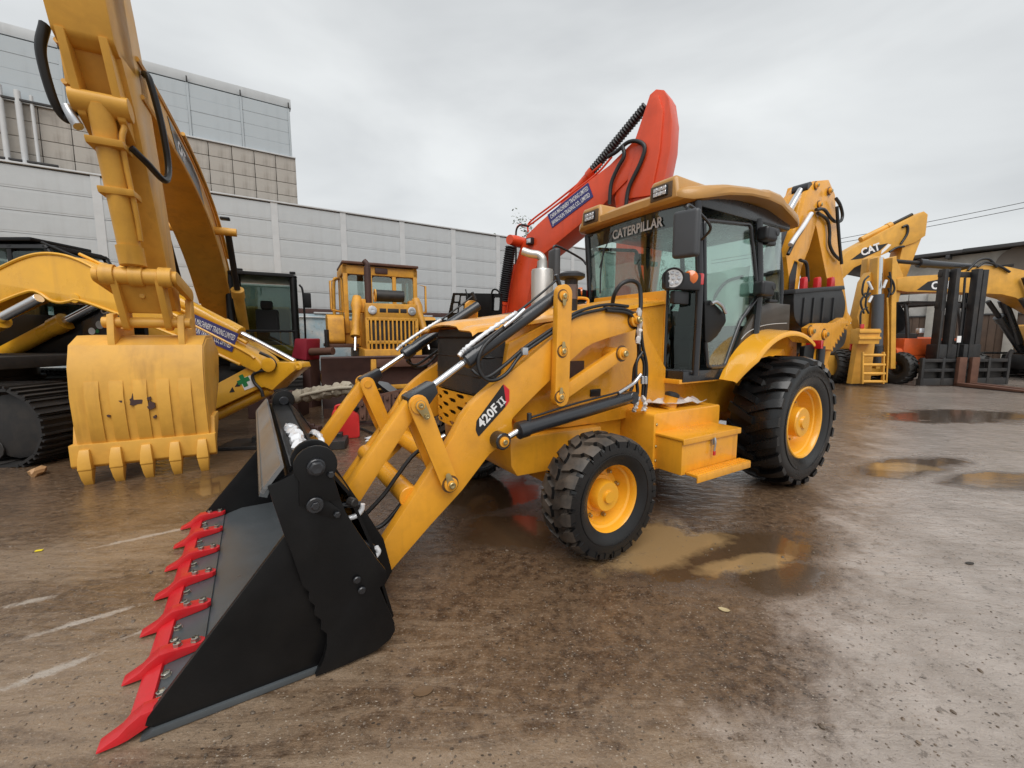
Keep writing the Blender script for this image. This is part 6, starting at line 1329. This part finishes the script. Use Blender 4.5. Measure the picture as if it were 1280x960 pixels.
# ------------------------------------------------------------------ bulldozer
def bulldozer():
    h = Vector((.46, -.888, 0)).normalized(); R0 = Vector((-3.08, 10.0, 0))
    t = thing('bulldozer', 'rusty yellow bulldozer with barred grille and dark red blade in front of the wall', 'bulldozer', R0, math.atan2(h.y, h.x))
    M = YEL_DOZ
    for s in (-1, 1): crawler(t, s*.95, 3.0, .85, .5, 30, STEEL_DK, M, False, M)
    prism('main_frame', [(-1.4, .4), (1.1, .4), (1.1, 1.25), (-1.4, 1.3)], -.62, .62, M, t, bevel=.03)
    # engine hood and nose
    hd = prism('engine_hood', [(-.2, 1.2), (.98, 1.2), (.98, 2.16), (-.2, 2.26)], -.52, .52, M, t, bevel=.03)
    ns = box('nose_panel', (1.0, 0, 2.07), (.10, 1.12, .32), M, t, bevel=.03)
    for y in (-.42, .42): lathe('head_lamp', (1.05, y, 2.08), (1, 0, 0), [(0, .09), (.03, .09), (.035, .075), (.02, .001)], LENSW, ns, 18)
    for y, w in ((-.2, .14), (0.02, .24), (.24, .14)): box('nose_slot', (1.045, y, 2.08), (.02, w, .09), STEEL_DK, ns, bevel=.01)
    box('grille_backing', (.985, 0, 1.45), (.03, .98, .95), STEEL_DK, t)
    for z in (1.90, 1.40, .96): box('grille_rail', (1.02, 0, z), (.06, 1.10, .07), M, t, bevel=.01)
    for y in (-.53, .53): box('grille_rail', (1.02, y, 1.45), (.06, .07, .95), M, t, bevel=.01)
    for k in range(11): box('grille_bar', (1.025, -.45+.09*k, 1.45), (.05, .034, .90), M, t, bevel=.005)
    cyl('exhaust_stack', (.45, -.40, 2.2), (.45, -.40, 3.05), .075, RUST_DK, t); tube('exhaust_tip', [(.45, -.40, 3.0), (.45, -.40, 3.12), (.42, -.46, 3.2)], .06, RUST_DK, t, 10)
    a = cyl('air_cleaner', (.72, -.28, 2.42), (.72, .32, 2.42), .13, STEEL_DK, t, 24); lathe('cleaner_end', (.72, -.285, 2.42), (0, -1, 0), [(0, .14), (.03, .14), (.03, .09), (-.02, .08), (-.02, .001)], M, a, 20)
    # cab with three front panes
    x0, x1, z0, z1 = -1.35, -.15, 1.55, 3.18; hw = .86
    c = prism('cab', [(x0, 1.3), (x1, 1.3), (x1, z0+.35), (x0, z0+.35)], -hw, hw, M, t, bevel=.02)
    for x in (x0, x1):
        for y in (-hw+.05, hw-.05): box('post', (x, y, 2.4), (.10, .10, 1.6), M, c, bevel=.015)
    for y in (-.26, .30): box('post', (x1, y, 2.45), (.08, .09, 1.4), M, c, bevel=.012)
    for x in (x0, x1): box('header', (x, 0, 3.07), (.10, 2*hw, .2), M, c, bevel=.015)
    for y in (-hw+.03, hw-.03): box('header', ((x0+x1)/2, y, 3.07), (x1-x0, .10, .2), M, c, bevel=.015); box('post', ((x0+x1)/2, y, 2.4), (.08, .08, 1.4), M, c, bevel=.012)
    for (ya, yb) in ((-hw+.1, -.31), (-.21, .25), (.35, hw-.1)): prism('front_pane', ngon_round([(ya, 1.95), (yb, 1.95), (yb, 2.95), (ya, 2.95)], .08, 3), x1-.005, x1+.005, GLASS, c, axis='x', bevel=0)
    for y in (-hw+.02, hw-.02): prism('side_pane', ngon_round([(x0+.1, 1.95), (x1-.1, 1.95), (x1-.1, 2.95), (x0+.1, 2.95)], .08, 3), y-.004, y+.004, GLASS, c, bevel=0)
    box('cab_roof', ((x0+x1)/2+.06, 0, z1+.04), (x1-x0+.16, 2*hw+.04, .06), RUST, c, bevel=.02); box('roof_lamp', (x1+.04, -.0, 3.08), (.08, .3, .14), RUST_DK, c, bevel=.03)
    box('seat', (-.8, 0, 1.95), (.45, .5, .7), SEATM, c, bevel=.06)
    # fenders, ladder side, lift cylinders, mirror frame
    for s in (-1, 1):
        prism('fender', [(-1.3, 1.28), (.35, 1.28), (.35, 1.36), (-1.3, 1.36)], *sorted((s*.62, s*1.28)), RUST, t, bevel=.01); prism('fender_tank', ngon_round([(-.6, 1.36), (.25, 1.36), (.15, 2.0), (-.5, 2.05)], .12, 4), *sorted((s*.9, s*1.25)), M, t, bevel=.03)
        A_ = Vector((.55, s*.66, 2.30)); B_ = Vector((1.05, s*.80, 1.22)); d = (B_-A_).normalized()
        cy = lathe('lift_cylinder', A_, d, [(-.12, .05), (-.1, .09), (.1, .12), (.3, .085), (.75, .085), (.75, .10), (.86, .10), (.88, .05)], M, t, 16); cyl('piston_rod', A_+d*.86, B_, .035, CHROME, cy)
        box('cylinder_yoke', (.5, s*.6, 2.2), (.2, .25, .3), M, t, bevel=.03)
        bm = bmesh.new(); tube_bm(bm, [(-.3, s*1.12, 2.15), (-.3, s*1.12, 2.80), (-.3, s*.88, 2.85), (-.3, s*.86, 2.1), (-.3, s*1.12, 2.15)], .03, 6); link('grab_frame', fin(bm, 'grab_frame', 60), M, t)
        tube('grab_rail', [(-1.2, s*1.0, 1.4), (-1.2, s*.98, 2.8), (-1.15, s*.9, 3.0)], .04, M, t)
        cyl('trunnion', (.5, s*1.2, .62), (.5, s*1.45, .62), .1, M, t)
        prism('push_arm', [(-.5, .5), (1.8, .42), (1.8, .62), (-.5, .72)], *sorted((s*1.28, s*1.44)), RUST, t, bevel=.02)
    # blade
    prof = [(1.98, .02), (1.83, .30), (1.80, .6), (1.84, .9), (1.95, 1.12), (1.90, 1.15), (1.76, .9), (1.70, .3), (1.72, .02)]
    bl = prism('blade', prof, -1.5, 1.46, RUST_DK, t, bevel=.01)
    box('blade_edge', (1.98, -.02, .08), (.03, 2.96, .2), RUST, bl, bevel=.006)
    for (y0, y1, z0_, z1_, m) in ((-.62, -.52, .2, 1.08, YEL_DOZ), (-.52, .55, .92, 1.08, RUST), (-.52, .2, .48, .56, YEL_DOZ), (-.52, -.2, .15, .46, RUST), (.5, .6, .3, 1.05, RUST)): box('blade_plate', (1.90, (y0+y1)/2, (z0_+z1_)/2), (.10, y1-y0, z1_-z0_), m, bl, bevel=.01)
    box('blade_pipe', (1.99, -1.1, .50), (.03, .78, .03), WHITE, bl)
bulldozer()
# ------------------------------------------------------------------ forklift
def forklift():
    h = Vector((.10, -.995, 0)).normalized(); lf = Vector((-h.y, h.x, 0)); c = D(1207, 465, 12.7); R0 = Vector((c.x, c.y, 0))-h*.75
    t = thing('forklift', 'large orange forklift with tall black mast, wide carriage and rusty forks', 'forklift', R0, math.atan2(h.y, h.x))
    K = surf('mast_black', (.016, .016, .017), .5, var=.3, dirt=.6, dirtcol=(.06, .05, .042), bstr=.15)
    for (ya, yb) in ((-.70, -.56), (-.46, -.32), (.28, .44), (.64, .82)):
        b = box('mast_rail', (.34 if abs((ya+yb)/2) > .5 else .46, (ya+yb)/2, 1.85), (.20, yb-ya, 3.5), K, t, bevel=.015)
    for z in (3.45, 2.5, .95): box('mast_cross', (.30, .03, z), (.12, 1.5, .16), K, t, bevel=.015)
    for y in (-.42, .40): cyl('lift_ram', (.22, y, .5), (.22, y, 2.9), .06, CYLB, t)
    for y in (-.12, .1): tube('mast_chain', [(.40, y, .9), (.40, y, 2.2), (.36, y, 3.35)], .03, K, t)
    # carriage and forks
    for z in (.80, .50, .14): box('carriage_rail', (.66, .05, z), (.12, 3.1, .10 if z > .2 else .22), K, t, bevel=.012)
    box('carriage_back', (.58, .05, .46), (.03, 2.9, .72), STEEL_DK, t, bevel=.01)
    for y in (-.42, .44): box('mast_foot', (.34, y, 1.02), (.4, .62, .55), K, t, bevel=.04)
    for y in (-1.45, -.75, .85, 1.55): box('carriage_post', (.68, y, .46), (.10, .09, .85), K, t, bevel=.012)
    tube('carriage_horn', [(.66, 1.55, .8), (.68, 1.58, 1.0), (.72, 1.62, 1.12)], .06, K, t)
    for y in (-.22, .22):
        bm = bmesh.new(); box_bm(bm, (.78, y, .46), (.10, .26, .88)); prism_bm(bm, [(.74, .02), (3.3, .03), (3.3, .05), (.83, .12), (.74, .12)], y-.13, y+.13)
        link('fork', fin(bm, 'fork', 40, .012), RUST, t)
    # body, counterweight, wheels, overhead guard
    prism('body', ngon_round([(-2.9, .45), (-.1, .45), (-.1, 1.15), (-.9, 1.25), (-1.2, 1.52), (-2.7, 1.52), (-2.95, 1.2)], .1, 3), -1.45, 1.15, ORANGE_F, t, bevel=.03)
    box('cowl', (-.25, -.1, 1.2), (.35, 2.3, .55), ORANGE_F, t, bevel=.04); box('engine_cover', (-1.7, -.1, 1.5), (1.2, 1.1, .3), STEEL_DK, t, bevel=.06)
    box('seat', (-1.5, 0, 1.8), (.5, .55, .5), SEATM, t, bevel=.06)
    tm = tyre_mesh('forklift_tyre', .52, .34, .27, .03, 18, 'lug'); tm.materials.append(RUBBER)
    rm = rim_mesh('forklift_rim', .27, .10, .1, .03, 0); rm.materials.append(STEEL_DK)
    for (x, y) in ((-.05, -1.38), (-.05, 1.25), (-2.4, -1.1), (-2.4, 1.0)):
        w = link('wheel', tm, None, t, Matrix.Translation((x, y, .52))); link('rim', rm, None, w, Matrix.Translation((0, -.14, 0)))
    for (x, y, xx) in ((-.15, -1.0, .12), (-.15, .95, .12), (-2.1, -1.0, -.05), (-2.1, .95, -.05)): tube('guard_post', [(x, y, 1.1), (x-xx, y, 2.0), (x-xx*2.2, y*.97, 2.62)], .055, K, t, 8)
    for y in (-.97, .92): box('guard_rail', (-1.2, y, 2.64), (1.9, .09, .09), K, t, bevel=.02)
    for k in range(6): box('guard_slat', (-.4-.3*k, 0, 2.67), (.05, 1.9, .05), K, t, bevel=.01)
    box('load_guard', (.62, -.9, 1.55), (.05, .05, 1.5), K, t); box('hydraulic_box', (.1, .25, 1.15), (.3, .9, .5), STEEL_DK, t, bevel=.03)
    box('paper_label', (.56, -.12, 1.45), (.012, .14, .20), WHITE, t, bevel=0); box('head_lamp', (.1, -.95, 1.72), (.14, .2, .16), LENSW, t, bevel=.03)
forklift()
# ------------------------------------------------------------------ second backhoe seen from its digging end
def backhoe_rear():
    Y0 = 13.4; X0 = D(1085, 480, Y0).x
    t = thing('backhoe_loader', 'yellow backhoe loader farther back, upright arm with grey cylinder and ladder steps', 'backhoe loader', (X0, Y0, 0), 0)
    P = lambda px, py, dy=0: (lambda p: (p.x-X0, p.z))(D(px, py, Y0+dy)); M = YEL_FAR
    q3 = lambda px, py, dy: (lambda p: (p.x-X0, dy, p.z))(D(px, py, Y0+dy))
    b = prism('boom', [P(1089, 322), P(1096, 318), P(1110, 321), P(1112, 345), P(1108, 420), P(1104, 470), P(1090, 470), P(1090, 420), P(1086, 350)], .12, .36, M, t, bevel=.02)
    for (x0, x1) in ((1086, 1091), (1104, 1110)): prism('boom_cheek', [P(x0, 345), P(x0+1, 324), P(x1, 322), P(x1, 350), P(x1-1, 460), P(x0-1, 460)], -.30, .0, M, t, bevel=.015)
    cy = cyl('boom_ram', q3(1096, 432, -.22), q3(1097.5, 368, -.22), .15, surf('ram_grey', (.07, .08, .095), .4), t); cyl('piston_rod', q3(1097.5, 368, -.22), q3(1099, 322, -.22), .10, CHROME, cy); cyl('ram_base', q3(1095.5, 455, -.22), q3(1096, 432, -.22), .17, CYLB, cy)
    prism('dipper', [P(1068, 396), P(1078, 352), P(1086, 340), P(1090, 346), P(1086, 372), P(1082, 410), P(1072, 412)], -.1, .2, M, t, bevel=.02)
    # stabiliser leg, step bucket and ladder
    prism('stabiliser_leg', [P(1064, 480, -.5), P(1072, 430, -.5), P(1076, 410, -.5), P(1096, 412, -.5), P(1088, 479, -.5)], -.5, -.3, M, t, bevel=.02)
    s_ = prism('step_plate', [P(1073, 430, -.85), P(1075, 411, -.85), P(1101, 411, -.85), P(1099, 430, -.85)], -.85, -.5, M, t, bevel=.015)
    for yy in (413, 421): prism('step_lip', [P(1074, yy+3, -.88), P(1074, yy, -.88), P(1101, yy, -.88), P(1101, yy+3, -.88)], -.90, -.85, M, s_, bevel=.004)
    for x in (1079, 1105): prism('ladder_rail', [P(x-1.2, 480, -.9), P(x-.2, 440, -.9), P(x+1.4, 440, -.9), P(x+.8, 480, -.9)], -.9, -.82, M, t, bevel=.01)
    for y in (444, 456, 467, 477): cyl('ladder_rung', q3(1078, y, -.86), q3(1106, y, -.86), .045, M, t)
    tube('handrail', [q3(1108, 478, -.9), q3(1110, 440, -.9), q3(1110, 400, -.9), q3(1109, 372, -.9)], .022, M, t)
    for l in (((1086, 345), (1080, 352), (1078, 366), (1083, 372), (1088, 366)), ((1110, 345), (1116, 352), (1118, 362), (1114, 368), (1110, 360)), ((1088, 352), (1082, 380), (1086, 392)), ((1080, 392), (1076, 378), (1082, 366)), ((1112, 340), (1114, 356), (1110, 372)), ((1076, 420), (1076, 392), (1084, 384))): tube('hydraulic_hose', [q3(px, py, -.38) for px, py in l], .028, HOSE, t)
    for l in (((1085, 352), (1090, 362)), ((1108, 350), (1104, 360)), ((1086, 378), (1090, 370))): tube('wrapped_fitting', [q3(px, py, -.42) for px, py in l], .04, FOIL, t)
    tm = tyre_mesh('backhoe_tyre', .56, .42, .3, .04, 20, 'lug'); tm.materials.append(RUBBER); rm = rim_mesh('backhoe_rim', .3, .12, .12, .03, 0); rm.materials.append(M)
    for px, dy in ((1048, .4),):
        w = link('wheel', tm, None, t, Matrix.Translation((D(px, 463, Y0+dy).x-X0, dy, .56)) @ Matrix.Rotation(R(75), 4, 'Z')); link('rim', rm, None, w, Matrix.Translation((0, -.17, 0)))
    prism('rear_frame', [P(1040, 470), P(1040, 445), P(1112, 445), P(1112, 470)], .3, .6, M, t, bevel=.02)
    prism('engine_hood', [P(1050, 445, 2), P(1050, 415, 2), P(1098, 415, 2), P(1098, 445, 2)], 1.2, 2.6, M, t, bevel=.04)
    prism('black_cover', ngon_round([P(1106, 452, .4), P(1107, 385, .4), P(1116, 372, .4), P(1128, 382, .4), P(1136, 396, .4), P(1132, 412, .4), P(1118, 420, .4)], .1, 3), .45, 1.0, BLACKP, t, bevel=.05)
    box('tail_lamp', q3(1112, 408, .4), (.14, .06, .16), LENSR, t, bevel=.01); box('tail_lamp', q3(1077.5, 408, -.5), (.10, .06, .14), LENSR, t, bevel=.01)
    box('tail_lamp', q3(1066, 432, -.2), (.16, .06, .3), LENSR, t, bevel=.01)
backhoe_rear()
# ------------------------------------------------------------------ scrap heap and litter
def scrap():
    # red fuel can
    p = G(430, 549); t = thing('fuel_can', 'red plastic fuel can standing in the scrap behind the loader arm', 'fuel can', (p.x, p.y+.1, 0), R(20))
    CAN = surf('red_plastic', (.55, .025, .025), .4, var=.15, dirt=.3, dirtcol=(.2, .03, .02))
    prism('body', ngon_round([(-.19, 0), (.19, 0), (.19, .34), (.08, .44), (-.16, .44), (-.19, .38)], .05, 4), -.09, .09, CAN, t, bevel=.025)
    tube('handle', [(-.14, 0, .43), (-.12, 0, .49), (.0, 0, .50), (.06, 0, .45)], .02, CAN, t); cyl('cap', (.13, 0, .40), (.17, 0, .46), .04, BLACKP, t)
    # red steel box on the scrap
    p = D(383, 436, 8.9); t = thing('steel_box', 'dark red open steel bracket box beside the black excavator cab', 'box', (p.x, p.y, 0), R(-15))
    prism('body', ngon_round([(-.22, 1.08), (.16, 1.02), (.20, 1.48), (-.10, 1.48), (-.14, 1.30)], .03, 2), -.2, .2, surf('red_box', (.25, .015, .03), .45, var=.2), t, bevel=.01); box('stand', (0, .05, .52), (.3, .3, 1.04), RUST_DK, t); cyl('pipe', (.2, -.1, 1.2), (.75, -.1, 1.22), .08, RUST, t); box('lever', (.45, .1, 1.42), (.07, .07, .5), STEEL_DK, t)
    # canvas roll
    p = D(410, 510, 7.4); rnd = random.Random(6); bm = bmesh.new(); tube_bm(bm, spline([(-.62, 0, .30), (-.3, .05, .36), (.1, 0, .42), (.45, .02, .48)], 8), .12, 12, lambda i: .12*(.8+.3*abs(math.sin(i*.8))))
    for v in bm.verts: v.co += Vector((rnd.uniform(-1, 1), rnd.uniform(-1, 1), rnd.uniform(-1, 1)))*.022
    o = link('canvas_roll', fin(bm, 'canvas_roll', 40), surf('dirty_canvas', (.36, .32, .25), .85, var=.25, dirt=.6, dirtcol=(.16, .12, .08), bstr=.5, fine=20)); o.location = (p.x, p.y, .12); tag(o, 'dirty beige canvas roll lying on the scrap before the blade', 'canvas')
    o = tube('rope', [(-.95, -.1, .02), (-.7, 0, .25), (-.5, -.05, .42), (-.1, -.1, .52), (.2, -.12, .58), (.5, -.1, .6)], .03, surf('rope_pale', (.42, .38, .30), .85, bstr=.5), None, 8); o.location = (p.x, p.y, .02); tag(o, 'pale frayed rope draped over the canvas roll', 'rope')
    # rusty track section
    p = D(470, 520, 6.9); t = thing('track_section', 'rusty length of crawler track leaning in the scrap', 'track section', (p.x, p.y, 0), R(12))
    bm = bmesh.new(); box_bm(bm, (0, 0, 0), (.11, .05, .36)); box_bm(bm, (0, -.04, .1), (.04, .06, .06)); box_bm(bm, (0, -.04, -.1), (.04, .06, .06)); me = fin(bm, 'track_plate', 40, .008, 1); me.materials.append(RUST)
    for k in range(8): link('track_plate', me, None, t, Matrix.Translation((-.48+.135*k, 0, .22+.03*k)) @ Matrix.Rotation(R(-10), 4, 'X'))
    box('side_bar', (0, .03, .5), (1.25, .05, .05), RUST, t, rot=Matrix.Rotation(R(-13), 3, 'Y')); box('foot_bar', (0, .03, .06), (1.25, .08, .05), RUST_DK, t)
    # steel plates, dark angle iron and cable under the boom
    for k, (px, py, d, s, rz, m, lab) in enumerate(((345, 556, 6.5, (1.3, .5, .05), 8, STEEL_DK, 'dark steel plate lying under the excavator boom tip'), (370, 538, 7.0, (.9, .12, .09), -12, RUST_DK, 'rusty beam lying behind the dark steel plate'), (395, 560, 6.2, (.8, .35, .12), 14, STEEL_DK, 'low black tray on the ground left of the fuel can'), (350, 520, 7.6, (.9, .5, .35), 5, RUST_DK, 'rusty engine block heap behind the steel plate'), (520, 520, 7.4, (.8, .4, .3), -8, RUST_DK, 'brown scrap casting on the ground right of the track section'))):
        p = G(px, py); n = random.Random(k); bm = bmesh.new(); box_bm(bm, (0, 0, s[2]/2), s)
        for q in range(5): box_bm(bm, (n.uniform(-.4, .4)*s[0], n.uniform(-.35, .35)*s[1], s[2]+n.uniform(.0, .05)), (s[0]*n.uniform(.08, .3), s[1]*n.uniform(.1, .4), .06+s[2]*n.uniform(.1, .5)))
        o = link('scrap_piece', fin(bm, 'scrap_piece', 40, .008, 1), m); o.location = (p.x, p.y, 0); o.rotation_euler = (0, 0, R(rz)); tag(o, lab, 'scrap')
    # grey tarpaulin over the scrap right of the knee
    p = D(498, 492, 7.6); rnd = random.Random(11); rows = [[(-.5+.1*i, -.3+.07*j, .55+.1*math.sin(i*.9)+.06*math.cos(j*1.3)+rnd.uniform(-.02, .02)-.05*max(0, i-6)) for j in range(8)] for i in range(11)]
    o = sheet('tarpaulin', rows, .006, surf('tarp_grey', (.10, .105, .11), .5, var=.2, bstr=.3), None, 30); o.location = (p.x, p.y, 0); tag(o, 'crumpled grey tarpaulin in front of the bulldozer blade', 'tarpaulin')
    box_o = box('scrap_stack', (p.x, p.y, .25), (.9, .5, .5), RUST_DK, None, bevel=.03); tag(box_o, 'rusty steel block under the grey tarpaulin', 'scrap')
    o = tube('loose_cable', [tuple(G(px, py)+Vector((0, 0, .03))) for px, py in ((375, 575), (385, 553), (400, 548), (440, 536), (470, 545))], .018, STEEL_DK, None, 6); tag(o, 'loose dark cable trailing from the scrap heap', 'cable')
    # plastic rag and paper lump
    def lump(name, px, py, s, m, label, cat, flat=.6, seed=1):
        p = G(px, py); rnd = random.Random(seed); bm = bmesh.new(); bmesh.ops.create_icosphere(bm, subdivisions=2, radius=1)
        for v in bm.verts: v.co = Vector((v.co.x*s[0], v.co.y*s[1], v.co.z*s[2]))*rnd.uniform(.65, 1.2)
        o = link(name, fin(bm, name, 25), m); o.location = (p.x, p.y, s[2]*.6); o.rotation_euler = (0, 0, rnd.uniform(0, 3)); tag(o, label, cat)
    lump('crumpled_bag', 47, 594, (.10, .055, .06), surf('tan_bag', (.42, .24, .11), .6, var=.3, bstr=.3), 'crumpled tan bag on the wet ground at the far left', 'litter', seed=4)
    lump('plastic_rag', 470, 548, (.2, .1, .03), FOIL, 'scrap of white plastic sheet on the ground by the track section', 'litter', seed=5)
    lump('ground_clump', 298, 630, (.06, .025, .012), RUBBER, 'small dark clod lying ahead of the bucket', 'clod', seed=7)
    def leaf(name, px, py, s, m, label, rz, curl=.25):
        p = G(px, py); rows = []
        for i in range(7):
            u = -1+i/3; w = max(.03, (1-u*u)**.6)*.55; rows.append([(u*s, w*s*k, (curl*(u*u)+.25*abs(k)*w)*s*.6+.004) for k in (-1, -.5, 0, .5, 1)])
        o = sheet(name, rows, .0015, m, None); o.location = (p.x, p.y, 0); o.rotation_euler = (0, 0, R(rz)); tag(o, label, 'leaf')
    BRL = surf('dry_leaf', (.14, .085, .045), .6, var=.3); YLL = surf('yellow_scrap', (.75, .60, .02), .5, var=.1)
    leaf('fallen_leaf', 529, 866, .045, BRL, 'curled dry brown leaf on the ground right of the bucket', 15)
    leaf('fallen_leaf', 598, 863, .016, BRL, 'small brown leaf farther right of the curled dry leaf', 50)
    leaf('fallen_leaf', 1212, 705, .03, surf('dark_leaf', (.03, .025, .02), .6), 'dark wet leaf on the bright ground at right', 10)
    leaf('fallen_leaf', 905, 763, .03, surf('straw', (.45, .36, .20), .7), 'pale straw coloured chip beyond the puddle', -25)
    o = box('yellow_litter', (0, 0, 0), (.04, .02, .006), YLL, None, bevel=.002); p = G(49, 689); o.location = (p.x, p.y, .006); o.rotation_euler = (0, 0, R(20)); tag(o, 'small bright yellow chip of litter on the ground at left', 'litter')
scrap()
